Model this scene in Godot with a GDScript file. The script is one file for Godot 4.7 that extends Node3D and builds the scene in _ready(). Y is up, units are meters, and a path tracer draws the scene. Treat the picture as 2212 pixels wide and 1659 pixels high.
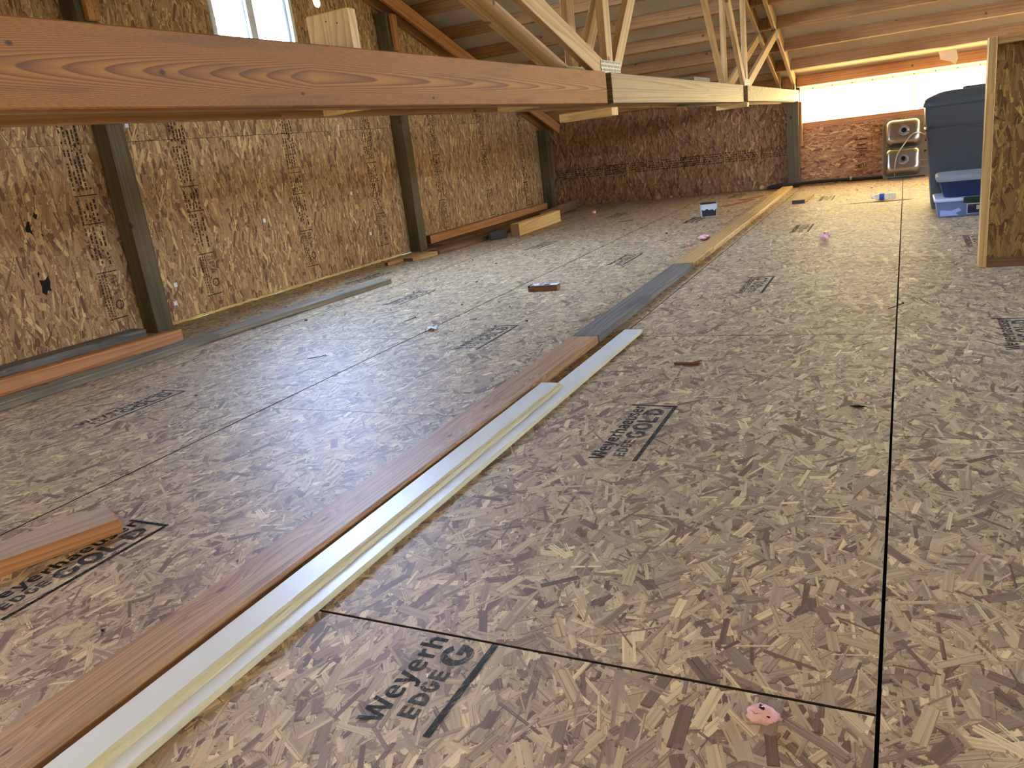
extends Node3D

var rng := RandomNumberGenerator.new()
var M := {}
var used := {}

# ---------------------------------------------------------------- helpers
func numbered(n: String) -> String:
	if not used.has(n):
		used[n] = 0
		return n
	used[n] += 1
	return "%s_%03d" % [n, used[n]]

func thing(called: String, label: String, category: String, at := Vector3.ZERO, group := "", turn := Basis.IDENTITY) -> Node3D:
	var o := Node3D.new()
	o.name = numbered(called)
	add_child(o)
	o.transform = Transform3D(turn, at)
	tag(o, label, category, group)
	return o

func tag(o: Node, label: String, category: String, group := "") -> void:
	o.set_meta("label", label)
	o.set_meta("category", category)
	if group != "":
		o.set_meta("group", group)

func struct_node(called: String, label: String, category: String) -> Node3D:
	var o := thing(called, label, category)
	o.set_meta("kind", "structure")
	return o

func put(called: String, mesh: Mesh, mat: Material, parent: Node = self, xf := Transform3D.IDENTITY) -> MeshInstance3D:
	var o := MeshInstance3D.new()
	o.name = numbered(called) if parent == self else called
	o.mesh = mesh
	o.material_override = mat
	o.transform = xf
	o.cast_shadow = GeometryInstance3D.SHADOW_CASTING_SETTING_ON
	parent.add_child(o, true)
	return o

func tri(st: SurfaceTool, a: Vector3, b: Vector3, c: Vector3, ua: Vector2, ub: Vector2, uc: Vector2, n: Vector3) -> void:
	st.set_normal(n)
	if (b - a).cross(c - a).dot(n) > 0.0:
		st.set_uv(ua); st.add_vertex(a)
		st.set_uv(uc); st.add_vertex(c)
		st.set_uv(ub); st.add_vertex(b)
	else:
		st.set_uv(ua); st.add_vertex(a)
		st.set_uv(ub); st.add_vertex(b)
		st.set_uv(uc); st.add_vertex(c)

func quad(st: SurfaceTool, a: Vector3, b: Vector3, c: Vector3, d: Vector3, ua: Vector2, ub: Vector2, uc: Vector2, ud: Vector2, n: Vector3) -> void:
	tri(st, a, b, c, ua, ub, uc, n)
	tri(st, a, c, d, ua, uc, ud, n)

func begin() -> SurfaceTool:
	var st := SurfaceTool.new()
	st.begin(Mesh.PRIMITIVE_TRIANGLES)
	return st

# chamfered box, centre c, size s, turned by basis b; u runs along the longest axis (tile metres tu by tv)
func add_board(st: SurfaceTool, c: Vector3, s: Vector3, b := Basis.IDENTITY, bev := 0.003, tu := 2.4, tv := 0.3, off := Vector2.ZERO, axis := -1) -> void:
	var h := s * 0.5
	bev = minf(bev, minf(h.x, minf(h.y, h.z)) * 0.45)
	var i := h - Vector3.ONE * bev
	var la := axis
	if la < 0:
		la = 0 if s.x >= s.y and s.x >= s.z else (1 if s.y >= s.z else 2)
	var uvf := func(p: Vector3, nax: int) -> Vector2:
		var w := [0, 1, 2]
		w.erase(nax)
		var ua: int = w[0]
		var va: int = w[1]
		if va == la:
			var q := ua
			ua = va
			va = q
		return Vector2(p[ua] / tu, (p[va] + h[va]) / tv) + off
	for ax in 3:
		for sg in [-1.0, 1.0]:
			var o1 := (ax + 1) % 3
			var o2 := (ax + 2) % 3
			var ps := []
			for k in [[-1, -1], [1, -1], [1, 1], [-1, 1]]:
				var p := Vector3.ZERO
				p[ax] = sg * h[ax]
				p[o1] = k[0] * i[o1]
				p[o2] = k[1] * i[o2]
				ps.append(p)
			var n := Vector3.ZERO
			n[ax] = sg
			var us := []
			for p in ps:
				us.append(uvf.call(p, ax))
			quad(st, c + b * ps[0], c + b * ps[1], c + b * ps[2], c + b * ps[3], us[0], us[1], us[2], us[3], b * n)
	for ax in 3:
		var o1 := (ax + 1) % 3
		var o2 := (ax + 2) % 3
		for s1 in [-1.0, 1.0]:
			for s2 in [-1.0, 1.0]:
				var p := []
				for k in [[0, -1.0], [0, 1.0], [1, 1.0], [1, -1.0]]:
					var v := Vector3.ZERO
					v[ax] = k[1] * i[ax]
					v[o1] = s1 * (h[o1] if k[0] == 0 else i[o1])
					v[o2] = s2 * (i[o2] if k[0] == 0 else h[o2])
					p.append(v)
				var n := Vector3.ZERO
				n[o1] = s1
				n[o2] = s2
				n = n.normalized()
				var us := []
				for v in p:
					us.append(uvf.call(v, o1))
				quad(st, c + b * p[0], c + b * p[1], c + b * p[2], c + b * p[3], us[0], us[1], us[2], us[3], b * n)
	for sx in [-1.0, 1.0]:
		for sy in [-1.0, 1.0]:
			for sz in [-1.0, 1.0]:
				var n := Vector3(sx, sy, sz)
				var a := Vector3(sx * h.x, sy * i.y, sz * i.z)
				var d := Vector3(sx * i.x, sy * h.y, sz * i.z)
				var e := Vector3(sx * i.x, sy * i.y, sz * h.z)
				var u: Vector2 = uvf.call(a, 0)
				tri(st, c + b * a, c + b * d, c + b * e, u, u, u, b * n.normalized())

func board_mesh(s: Vector3, bev := 0.003, tu := 2.4, tv := 0.3, off = null, axis := -1) -> ArrayMesh:
	var st := begin()
	var o := Vector2(rng.randf(), rng.randf()) if off == null else off as Vector2
	add_board(st, Vector3.ZERO, s, Basis.IDENTITY, bev, tu, tv, o, axis)
	return st.commit()

# box given by its two corners
func block(called: String, a: Vector3, b: Vector3, mat: Material, parent: Node, bev := 0.002, tu := 2.4, tv := 0.3, off = null, axis := -1) -> MeshInstance3D:
	var lo := Vector3(minf(a.x, b.x), minf(a.y, b.y), minf(a.z, b.z))
	var hi := Vector3(maxf(a.x, b.x), maxf(a.y, b.y), maxf(a.z, b.z))
	var inv := Transform3D.IDENTITY
	return put(called, board_mesh(hi - lo, bev, tu, tv, off, axis), mat, parent, inv.translated((lo + hi) * 0.5))

func under(o: Node3D, p: Node3D) -> void:
	var old := o.get_parent()
	old.remove_child(o)
	o.name = "label_print"
	p.add_child(o, true)
	o.transform = p.transform.affine_inverse() * o.transform

# a stick of lumber between two points, section w (across) by t (along side)
func stick_basis(p: Vector3, q: Vector3, side: Vector3) -> Basis:
	var x := (q - p).normalized()
	var z := (side - x * side.dot(x)).normalized()
	return Basis(x, z.cross(x), z)

func stick(called: String, p: Vector3, q: Vector3, w: float, t: float, side: Vector3, mat: Material, parent: Node, bev := 0.002, tu := 2.4, tv := 0.3) -> MeshInstance3D:
	var bs := stick_basis(p, q, side)
	return put(called, board_mesh(Vector3(p.distance_to(q), w, t), bev, tu, tv, null, 0), mat, parent, Transform3D(bs, (p + q) * 0.5))

func tube(st: SurfaceTool, pts: Array, r: float, sides := 10, closed_ends := true, radii := []) -> void:
	var n := pts.size()
	var rings := []
	var up := Vector3(0.13, 0.97, 0.21)
	for k in n:
		var d: Vector3 = (pts[mini(k + 1, n - 1)] - pts[maxi(k - 1, 0)])
		d = d.normalized()
		var sx := d.cross(up)
		if sx.length() < 0.05:
			sx = d.cross(Vector3.RIGHT)
		sx = sx.normalized()
		var sy := sx.cross(d).normalized()
		up = sy
		var rr: float = r if radii.is_empty() else radii[k]
		var ring := []
		for j in sides:
			var a := TAU * j / sides
			ring.append([pts[k] + (sx * cos(a) + sy * sin(a)) * rr, sx * cos(a) + sy * sin(a)])
		rings.append(ring)
	for k in n - 1:
		for j in sides:
			var j2 := (j + 1) % sides
			var vs := [rings[k][j], rings[k][j2], rings[k + 1][j2], rings[k + 1][j]]
			smooth_quad(st, vs)
	if closed_ends:
		for e in [0, n - 1]:
			var d: Vector3 = (pts[0] - pts[1]) if e == 0 else (pts[n - 1] - pts[n - 2])
			d = d.normalized()
			for j in sides:
				tri(st, pts[e], rings[e][j][0], rings[e][(j + 1) % sides][0], Vector2.ZERO, Vector2.ZERO, Vector2.ZERO, d)

func smooth_quad(st: SurfaceTool, vs: Array) -> void:
	var nm: Vector3 = vs[0][1] + vs[1][1] + vs[2][1] + vs[3][1]
	var order := [0, 1, 2, 0, 2, 3]
	if (vs[1][0] - vs[0][0]).cross(vs[2][0] - vs[0][0]).dot(nm) > 0.0:
		order = [0, 2, 1, 0, 3, 2]
	for q in order:
		st.set_normal(vs[q][1])
		st.set_uv(Vector2(q * 0.1, 0))
		st.add_vertex(vs[q][0])

# closed rounded-rectangle loft: rings are [y, cx, cz, half_x, half_z, corner_radius]; smooth sides, flat caps
func loft(st: SurfaceTool, rings: Array, cap0 := true, cap1 := true, per := 5) -> void:
	var R := []
	for g in rings:
		var ring := []
		var r: float = minf(g[5], minf(g[3], g[4]) * 0.98)
		for q in 4:
			var sx: float = [1, -1, -1, 1][q]
			var sz: float = [1, 1, -1, -1][q]
			for k in per:
				var a := (q + float(k) / (per - 1)) * PI / 2
				ring.append(Vector3(g[1] + sx * (g[3] - r) + cos(a) * r, g[0], g[2] + sz * (g[4] - r) + sin(a) * r))
		R.append(ring)
	var n: int = R[0].size()
	var N := []
	for k in R.size():
		var ns := []
		for j in n:
			var du: Vector3 = R[k][(j + 1) % n] - R[k][(j + n - 1) % n]
			var dv: Vector3 = R[mini(k + 1, R.size() - 1)][j] - R[maxi(k - 1, 0)][j]
			var nn := du.cross(dv)
			if rings[R.size() - 1][0] > rings[0][0]:
				nn = -nn
			ns.append(nn.normalized() if nn.length() > 1e-12 else Vector3.UP)
		N.append(ns)
	for k in R.size() - 1:
		for j in n:
			var j2 := (j + 1) % n
			smooth_quad(st, [[R[k][j], N[k][j]], [R[k][j2], N[k][j2]], [R[k + 1][j2], N[k + 1][j2]], [R[k + 1][j], N[k + 1][j]]])
	for e in [[0, cap0], [R.size() - 1, cap1]]:
		if e[1]:
			var k: int = e[0]
			var c := Vector3(rings[k][1], rings[k][0], rings[k][2])
			var up := Vector3.UP if (rings[k][0] > rings[(R.size() - 1) - k][0]) else Vector3.DOWN
			for j in n:
				tri(st, c, R[k][j], R[k][(j + 1) % n], Vector2.ZERO, Vector2.ZERO, Vector2.ZERO, up)

# lathe round the local y axis, profile of (radius, y)
func lathe(st: SurfaceTool, prof: Array, sides := 20, xf := Transform3D.IDENTITY) -> void:
	for k in prof.size() - 1:
		var p: Vector2 = prof[k]
		var q: Vector2 = prof[k + 1]
		var nn := Vector2(q.y - p.y, p.x - q.x)
		nn = nn.normalized() if nn.length() > 0 else Vector2(0, 1)
		for j in sides:
			var a := TAU * j / sides
			var b := TAU * (j + 1) / sides
			var A := Vector3(cos(a), 0, sin(a))
			var B := Vector3(cos(b), 0, sin(b))
			var vs := [[A * p.x + Vector3.UP * p.y, A * nn.x + Vector3.UP * nn.y], [B * p.x + Vector3.UP * p.y, B * nn.x + Vector3.UP * nn.y],
				[B * q.x + Vector3.UP * q.y, B * nn.x + Vector3.UP * nn.y], [A * q.x + Vector3.UP * q.y, A * nn.x + Vector3.UP * nn.y]]
			for v in vs:
				v[0] = xf * v[0]
				v[1] = (xf.basis * v[1]).normalized()
			smooth_quad(st, vs)

# a convex polygon in the plane of two axes, extruded
func add_prism(st: SurfaceTool, poly: PackedVector2Array, e1: Vector3, e2: Vector3, o: Vector3, d: Vector3, tile := Vector2(1.22, 1.22), off := Vector2.ZERO) -> void:
	var n := d.normalized()
	var idx := Geometry2D.triangulate_polygon(poly)
	for k in range(0, idx.size(), 3):
		var p := []
		var u := []
		for q in 3:
			var v: Vector2 = poly[idx[k + q]]
			p.append(o + e1 * v.x + e2 * v.y)
			u.append(Vector2(v.x / tile.x, v.y / tile.y) + off)
		tri(st, p[0] + d, p[1] + d, p[2] + d, u[0], u[1], u[2], n)
		tri(st, p[0], p[1], p[2], u[0], u[1], u[2], -n)
	var c := Vector2.ZERO
	for v in poly:
		c += v / poly.size()
	for k in poly.size():
		var a: Vector2 = poly[k]
		var b: Vector2 = poly[(k + 1) % poly.size()]
		var e := b - a
		var nn := Vector2(e.y, -e.x).normalized()
		if nn.dot((a + b) * 0.5 - c) < 0:
			nn = -nn
		var A := o + e1 * a.x + e2 * a.y
		var B := o + e1 * b.x + e2 * b.y
		var ua := Vector2(a.x / tile.x, a.y / tile.y) + off
		var ub := Vector2(b.x / tile.x, b.y / tile.y) + off
		quad(st, A, B, B + d, A + d, ua, ub, ub, ua, e1 * nn.x + e2 * nn.y)

# lumpy ball
func blob(st: SurfaceTool, c: Vector3, r: Vector3, amp: float, freq: float, sd: int, res := 18) -> void:
	var nz := FastNoiseLite.new()
	nz.seed = sd
	nz.frequency = freq
	nz.fractal_octaves = 3
	var P := []
	for k in res + 1:
		var row := []
		for j in res * 2:
			var th := PI * k / res
			var ph := TAU * j / (res * 2)
			var d := Vector3(sin(th) * cos(ph), cos(th), sin(th) * sin(ph))
			row.append(c + d * r * (1.0 + amp * nz.get_noise_3dv(d * 10.0)))
		P.append(row)
	for k in res:
		for j in res * 2:
			var j2 := (j + 1) % (res * 2)
			var vs := []
			for q in [[k, j], [k, j2], [k + 1, j2], [k + 1, j]]:
				var kk: int = q[0]
				var jj: int = q[1]
				var du: Vector3 = P[kk][(jj + 1) % (res * 2)] - P[kk][(jj + res * 2 - 1) % (res * 2)]
				var dv: Vector3 = P[mini(kk + 1, res)][jj] - P[maxi(kk - 1, 0)][jj]
				var nn := du.cross(dv)
				var out: Vector3 = P[kk][jj] - c
				if nn.length() < 1e-12:
					nn = out
				if nn.dot(out) < 0:
					nn = -nn
				vs.append([P[kk][jj], nn.normalized()])
			smooth_quad(st, vs)

# ---------------------------------------------------------------- textures
func span_strip(img: Image, cx: float, cy: float, ang: float, L: float, W: float, off: float, col: Color, S: int, jag: float) -> void:
	# one bar of length L and width W, centre moved "off" across, drawn row by row, wrapping round
	var ca := cos(ang)
	var sa := sin(ang)
	cx -= sa * off
	cy += ca * off
	var hx := L * 0.5
	var hy := W * 0.5
	var xs := [ca * hx - sa * hy, ca * hx + sa * hy, -ca * hx - sa * hy, -ca * hx + sa * hy]
	var ys := [sa * hx + ca * hy, sa * hx - ca * hy, -sa * hx + ca * hy, -sa * hx - ca * hy]
	var ymax := maxf(maxf(ys[0], ys[1]), maxf(ys[2], ys[3]))
	var y0 := int(floor(cy - ymax))
	var y1 := int(ceil(cy + ymax))
	for y in range(y0, y1 + 1):
		var dy := y - cy
		# rotated frame: px = dx*ca + dy*sa in [-hx,hx]; py = -dx*sa + dy*ca in [-hy,hy]
		var lo := -1e9
		var hi := 1e9
		if absf(ca) > 1e-5:
			var a := (-hx - dy * sa) / ca
			var b := (hx - dy * sa) / ca
			lo = maxf(lo, minf(a, b))
			hi = minf(hi, maxf(a, b))
		elif absf(dy * sa) > hx:
			continue
		if absf(sa) > 1e-5:
			var a := (dy * ca - hy) / sa
			var b := (dy * ca + hy) / sa
			lo = maxf(lo, minf(a, b))
			hi = minf(hi, maxf(a, b))
		elif absf(dy * ca) > hy:
			continue
		if hi <= lo:
			continue
		var xa := int(round(cx + lo + (rng.randf() * jag if jag > 0.0 else 0.0)))
		var w := int(round(cx + hi)) - xa
		if w <= 0:
			continue
		var yy := posmod(y, S)
		xa = posmod(xa, S)
		img.fill_rect(Rect2i(xa, yy, mini(w, S - xa), 1), col)
		if xa + w > S:
			img.fill_rect(Rect2i(0, yy, xa + w - S, 1), col)

func osb_image(S: int, sd: int, metres: float, lens: Vector2, wids: Vector2, spread: float, main: float, pal: Array, count: int) -> Image:
	var img := Image.create(S, S, false, Image.FORMAT_RGB8)
	rng.seed = sd
	img.fill(pal[0])
	var ppm := S / metres
	for k in count:
		var f := float(k) / count
		var ang := main + rng.randfn(0.0, spread)
		var L := rng.randf_range(lens.x, lens.y) * ppm
		var W := rng.randf_range(wids.x, wids.y) * ppm * (0.35 if rng.randf() < 0.45 else 1.0)
		if rng.randf() < 0.2:
			L *= 0.45
		var c: Color = pal[rng.randi() % pal.size()]
		var j := rng.randf_range(-0.05, 0.05)
		c = Color(c.r * (1 + j), c.g * (1 + j), c.b * (1 + j * 1.1))
		var cx := rng.randf() * S
		var cy := rng.randf() * S
		var strand_shadow := Color(c.r * 0.76, c.g * 0.72, c.b * 0.68)
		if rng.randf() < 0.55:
			span_strip(img, cx + 1.5, cy + 1.5, ang, L * 1.02, W + 2.0, 0, strand_shadow, S, W * 0.3)  # painted strand shadow: darker offset copy that adds relief
		var nstrip := 5 if W > 18 else (3 if W > 9 else 2)
		for q in nstrip:
			var t := rng.randf_range(-0.065, 0.065)
			span_strip(img, cx + rng.randf_range(-3, 3) * cos(ang), cy + rng.randf_range(-3, 3) * sin(ang), ang + rng.randf_range(-0.02, 0.02), L * rng.randf_range(0.9, 1.0), W / nstrip + 1.0,
				(q - (nstrip - 1) * 0.5) * W / nstrip, Color(c.r * (1 + t), c.g * (1 + t), c.b * (1 + t)), S, 2.0)
	img.generate_mipmaps()
	return img

func stretched_noise(w: int, h: int, sx: int, sy: int, freq: float, sd: int) -> PackedByteArray:
	var nz := FastNoiseLite.new()
	nz.seed = sd
	nz.frequency = freq
	nz.fractal_octaves = 3
	var im := nz.get_image(maxi(w / sx, 2), maxi(h / sy, 2), false, false, false)
	im.resize(w, h, Image.INTERPOLATE_CUBIC)
	im.convert(Image.FORMAT_L8)
	return im.get_data()

# knots: [u, v, reach_u, reach_v, strength, dark radius]
func wood_image(w: int, h: int, base: Color, dark: Color, rings: float, wob: float, sd: int, knots := [], cath := [], sharp := 2.0, fibre := 0.1, blot := 0.12, blotcol := Color(0.3, 0.25, 0.2)) -> ImageTexture:
	var n1 := stretched_noise(w, h, 24, 1, 0.012, sd)
	var n2 := stretched_noise(w, h, 30, 1, 0.25, sd + 1)
	var n3 := stretched_noise(w, h, 4, 1, 0.012, sd + 2)
	var data := PackedByteArray()
	data.resize(w * h * 3)
	for y in h:
		var v := float(y) / h - 0.5
		for x in w:
			var i := y * w + x
			var u := float(x) / w
			var a := n1[i] / 255.0 - 0.5
			var f := 0.0
			if cath.is_empty():
				f = rings * (v + wob * a)
			else:
				var vv: float = v - cath[1] + 0.16 * a * wob
				f = cath[2] * (absf(u - cath[0]) * (1.0 if u > cath[0] else 0.3)) + cath[3] * vv * vv + wob * a * 1.5
			var kd := 0.0
			for k in knots:
				var du: float = (u - k[0]) / k[2]
				var dv: float = (v - k[1]) / k[3]
				var rr := du * du + dv * dv
				if rr < 9.0:
					f += k[4] * exp(-rr)
					if rr < k[5]:
						kd = maxf(kd, (1.0 - rr / k[5]))
			var t: float = f - floor(f)
			t = pow(t, sharp) * (1.0 if t < 0.93 else (1.0 - t) / 0.07)
			var fb := (n2[i] / 255.0 - 0.5) * fibre
			var bl := clampf((n3[i] / 255.0 - 0.55) * 4.0, 0, 1) * blot
			var s := 1.0 + fb
			var r := lerpf(base.r, dark.r, t)
			var g := lerpf(base.g, dark.g, t)
			var b := lerpf(base.b, dark.b, t)
			r = lerpf(lerpf(r, blotcol.r, bl), dark.r * 0.5, minf(kd * 1.4, 1.0) * 0.75) * s
			g = lerpf(lerpf(g, blotcol.g, bl), dark.g * 0.45, minf(kd * 1.4, 1.0) * 0.75) * s
			b = lerpf(lerpf(b, blotcol.b, bl), dark.b * 0.45, minf(kd * 1.4, 1.0) * 0.75) * s
			data[i * 3] = int(clampf(r, 0, 1) * 255)
			data[i * 3 + 1] = int(clampf(g, 0, 1) * 255)
			data[i * 3 + 2] = int(clampf(b, 0, 1) * 255)
	var img := Image.create_from_data(w, h, false, Image.FORMAT_RGB8, data)
	return ImageTexture.create_from_image(img)

func mat(col: Color, rough := 0.7, tex: Texture2D = null, metal := 0.0, spec := 0.5) -> StandardMaterial3D:
	var m := StandardMaterial3D.new()
	m.albedo_color = col
	m.roughness = rough
	m.metallic = metal
	m.metallic_specular = spec
	if tex:
		m.albedo_texture = tex
	return m

func make_materials() -> void:
	var fp := [Color(0.684, 0.594, 0.464), Color(0.759, 0.667, 0.514), Color(0.641, 0.552, 0.443), Color(0.52, 0.43, 0.35), Color(0.726, 0.636, 0.493), Color(0.844, 0.751, 0.575), Color(0.59, 0.505, 0.415), Color(0.673, 0.584, 0.464), Color(0.748, 0.656, 0.504), Color(0.45, 0.36, 0.29)]
	for k in 2:
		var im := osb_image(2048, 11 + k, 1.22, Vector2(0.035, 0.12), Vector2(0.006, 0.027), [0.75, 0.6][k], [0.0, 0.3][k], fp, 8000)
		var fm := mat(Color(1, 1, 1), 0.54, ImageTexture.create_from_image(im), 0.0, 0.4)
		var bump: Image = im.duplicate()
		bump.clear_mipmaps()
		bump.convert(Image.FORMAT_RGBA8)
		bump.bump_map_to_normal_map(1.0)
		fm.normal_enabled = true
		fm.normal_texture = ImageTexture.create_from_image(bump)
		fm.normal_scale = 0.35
		M["floor_" + ["a", "b"][k]] = fm
	var wp := [Color(0.66, 0.51, 0.34), Color(0.75, 0.60, 0.40), Color(0.58, 0.42, 0.27), Color(0.46, 0.31, 0.20), Color(0.70, 0.56, 0.37), Color(0.85, 0.71, 0.49), Color(0.61, 0.46, 0.30), Color(0.68, 0.54, 0.37)]
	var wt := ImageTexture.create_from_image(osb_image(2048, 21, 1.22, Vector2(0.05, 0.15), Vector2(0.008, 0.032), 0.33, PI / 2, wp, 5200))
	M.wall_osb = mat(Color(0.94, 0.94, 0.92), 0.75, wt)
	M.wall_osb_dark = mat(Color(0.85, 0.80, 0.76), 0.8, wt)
	M.panel_osb = mat(Color(0.80, 0.80, 0.66), 0.85, wt)
	M.wall_osb_tri = mat(Color(1, 1, 1), 0.75, wt)
	M.wall_osb_tri.uv1_triplanar = true
	M.wall_osb_tri.uv1_scale = Vector3.ONE / 1.22
	M.wall_osb_level = mat(Color(1, 0.93, 0.88), 0.75, wt)
	M.wall_osb_pale = mat(Color(0.74, 0.74, 0.66), 0.6, wt)
	# lumber
	M.chord_near = mat(Color(1, 1, 1), 0.68, wood_image(2048, 256, Color(0.62, 0.41, 0.12), Color(0.39, 0.20, 0.04), 10, 0.25, 31,
		[[0.445, -0.36, 0.003, 0.05, 0.4, 0.5], [0.61, -0.3, 0.003, 0.05, 0.4, 0.4], [0.72, -0.05, 0.003, 0.05, 0.4, 0.5], [0.80, 0.2, 0.003, 0.05, 0.4, 0.5], [0.88, -0.12, 0.003, 0.05, 0.4, 0.5]],
		[0.596, -0.04, 44.0, 80.0], 2.0, 0.08, 0.3, Color(0.30, 0.20, 0.12)))
	M.fir = mat(Color(1, 1, 1), 0.65, wood_image(1024, 128, Color(0.66, 0.49, 0.30), Color(0.53, 0.36, 0.20), 9, 0.4, 41, [[0.2, 0.1, 0.008, 0.06, 0.7, 0.9], [0.55, -0.2, 0.008, 0.06, 0.7, 0.8], [0.83, 0.15, 0.008, 0.06, 0.6, 0.9]], [], 2.0, 0.12, 0.25, Color(0.36, 0.22, 0.13)))
	M.pine = mat(Color(1, 1, 1), 0.65, wood_image(1024, 128, Color(0.74, 0.60, 0.38), Color(0.62, 0.46, 0.27), 8, 0.4, 51, [[0.12, 0.1, 0.008, 0.08, 0.7, 0.9], [0.45, -0.2, 0.007, 0.08, 0.7, 0.8], [0.7, 0.05, 0.008, 0.08, 0.6, 0.9]], [], 2.0, 0.12, 0.15, Color(0.5, 0.38, 0.2)))
	M.pale = mat(Color(1, 1, 1), 0.6, wood_image(1024, 128, Color(0.82, 0.69, 0.44), Color(0.70, 0.54, 0.30), 9, 0.5, 61, [[0.3, 0.2, 0.01, 0.06, 0.6, 0.6]], [], 2.0, 0.08, 0.1, Color(0.6, 0.5, 0.3)))
	M.orange = mat(Color(1, 1, 1), 0.6, wood_image(1024, 128, Color(0.74, 0.52, 0.30), Color(0.58, 0.36, 0.18), 11, 0.4, 71, [[0.35, 0.1, 0.008, 0.07, 0.7, 0.9]], [], 2.0, 0.1, 0.2, Color(0.45, 0.28, 0.15)))
	M.grey = mat(Color(1, 1, 1), 0.7, wood_image(1024, 128, Color(0.45, 0.42, 0.37), Color(0.30, 0.27, 0.23), 12, 0.5, 81, [[0.25, 0.1, 0.008, 0.08, 0.8, 0.9], [0.6, -0.2, 0.01, 0.08, 0.8, 0.9]], [], 1.7, 0.25, 0.5, Color(0.24, 0.22, 0.2)))
	M.tan = mat(Color(1, 1, 1), 0.55, wood_image(2048, 256, Color(0.71, 0.56, 0.38), Color(0.54, 0.38, 0.24), 7, 0.45, 91,
		[[0.30, 0.2, 0.024, 0.20, 2.4, 0.06], [0.41, 0.12, 0.02, 0.18, 2.2, 0.06], [0.60, -0.1, 0.022, 0.22, 2.4, 0.07], [0.69, 0.02, 0.022, 0.22, 2.6, 0.07], [0.14, 0.0, 0.018, 0.16, 1.8, 0.05], [0.79, -0.2, 0.016, 0.14, 1.5, 0.06]], [], 1.8, 0.12, 0.35, Color(0.44, 0.30, 0.2)))
	M.brown = mat(Color(1, 1, 1), 0.7, wood_image(1024, 128, Color(0.48, 0.35, 0.22), Color(0.34, 0.23, 0.13), 10, 0.5, 101, [[0.5, 0.1, 0.008, 0.08, 0.8, 0.9]], [], 1.8, 0.2, 0.4, Color(0.25, 0.18, 0.12)))
	M.scab = mat(Color(1, 1, 1), 0.55, wood_image(1024, 128, Color(0.50, 0.40, 0.23), Color(0.30, 0.20, 0.10), 5, 0.9, 111, [[0.03, -0.1, 0.012, 0.2, 0.9, 0.7], [0.05, 0.2, 0.01, 0.12, 0.8, 0.7], [0.4, 0.1, 0.006, 0.06, 0.5, 0.8], [0.62, 0.2, 0.006, 0.05, 0.5, 0.7]], [], 1.6, 0.25, 0.55, Color(0.5, 0.36, 0.2)))
	M.treated = mat(Color(1, 1, 1), 0.8, wood_image(512, 128, Color(0.38, 0.33, 0.215), Color(0.29, 0.245, 0.15), 9, 0.4, 121, [[0.5, 0.1, 0.01, 0.08, 0.8, 0.9]], [], 1.6, 0.25, 0.4, Color(0.17, 0.145, 0.09)))
	M.tan_pale = mat(Color(1, 1, 1), 0.55, M.pine.albedo_texture)
	M.sky_tint_top = mat(Color(1, 1, 1), 0.5, wood_image(512, 128, Color(0.70, 0.60, 0.50), Color(0.60, 0.50, 0.42), 6, 0.5, 131, [], [], 1.8, 0.12, 0.3, Color(0.5, 0.42, 0.36)))  # grey-tan standing in for sky light on the short board
	M.grey_green = mat(Color(1, 1, 1), 0.75, wood_image(1024, 128, Color(0.55, 0.51, 0.42), Color(0.40, 0.36, 0.28), 10, 0.5, 141, [[0.55, 0.1, 0.008, 0.08, 0.8, 0.9]], [], 1.7, 0.22, 0.4, Color(0.34, 0.32, 0.27)))
	M.brown_light = mat(Color(1, 0.95, 0.85), 0.65, M.brown.albedo_texture)

	M.pine_end = mat(Color(0.52, 0.38, 0.21), 0.8)
	M.steel_flat = mat(Color(0.58, 0.54, 0.46), 0.42, null, 0.85)
	M.lid_blue = mat(Color(0.74, 0.78, 0.86), 0.4)
	M.paper_blue = mat(Color(0.62, 0.68, 0.85), 0.5)
	M.smoke = mat(Color(0.10, 0.11, 0.13), 0.5)
	M.end_grain = mat(Color(0.36, 0.25, 0.17), 0.85)
	M.end_grey = mat(Color(0.27, 0.25, 0.25), 0.85)
	M.end_grey_tex = M.end_grey
	# roof liner: woven facing with fine slanted wrinkles
	var li := Image.create(512, 512, false, Image.FORMAT_RGB8)
	li.fill(Color(0.80, 0.75, 0.65))
	rng.seed = 5
	for k in 420:
		var t := rng.randf_range(-0.05, 0.06)
		span_strip(li, rng.randf() * 512, rng.randf() * 512, -0.9 + rng.randfn(0, 0.05), rng.randf_range(60, 240), rng.randf_range(1, 3), 0, Color(0.80 + t, 0.75 + t, 0.65 + t), 512, 1.0)
	M.liner = mat(Color(1, 1, 1), 0.8, ImageTexture.create_from_image(li))
	M.shell = mat(Color(0.33, 0.25, 0.17), 0.9)
	M.dark = mat(Color(0.035, 0.028, 0.022), 0.95)
	M.groove = mat(Color(0.12, 0.085, 0.055), 0.95)
	M.ink = mat(Color(0.17, 0.175, 0.155, 0.95), 0.7)
	M.ink.transparency = BaseMaterial3D.TRANSPARENCY_ALPHA
	var ik := Image.create(256, 256, false, Image.FORMAT_RGBA8)
	ik.fill(Color(1, 1, 1, 0.85))
	for k in 500:
		span_strip(ik, rng.randf() * 256, rng.randf() * 256, rng.randfn(0.3, 0.4), rng.randf_range(10, 50), rng.randf_range(1, 4), 0, Color(1, 1, 1, rng.randf_range(0.1, 1.0)), 256, 1.0)
	M.ink.albedo_texture = ImageTexture.create_from_image(ik)
	M.ink.uv1_triplanar = true
	M.ink.uv1_scale = Vector3.ONE * 5.0
	M.ink_wall = mat(Color(0.12, 0.10, 0.08, 0.62), 0.85)
	M.ink_wall.transparency = BaseMaterial3D.TRANSPARENCY_ALPHA
	M.ink_wall.albedo_texture = M.ink.albedo_texture
	M.ink_wall.uv1_triplanar = true
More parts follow.
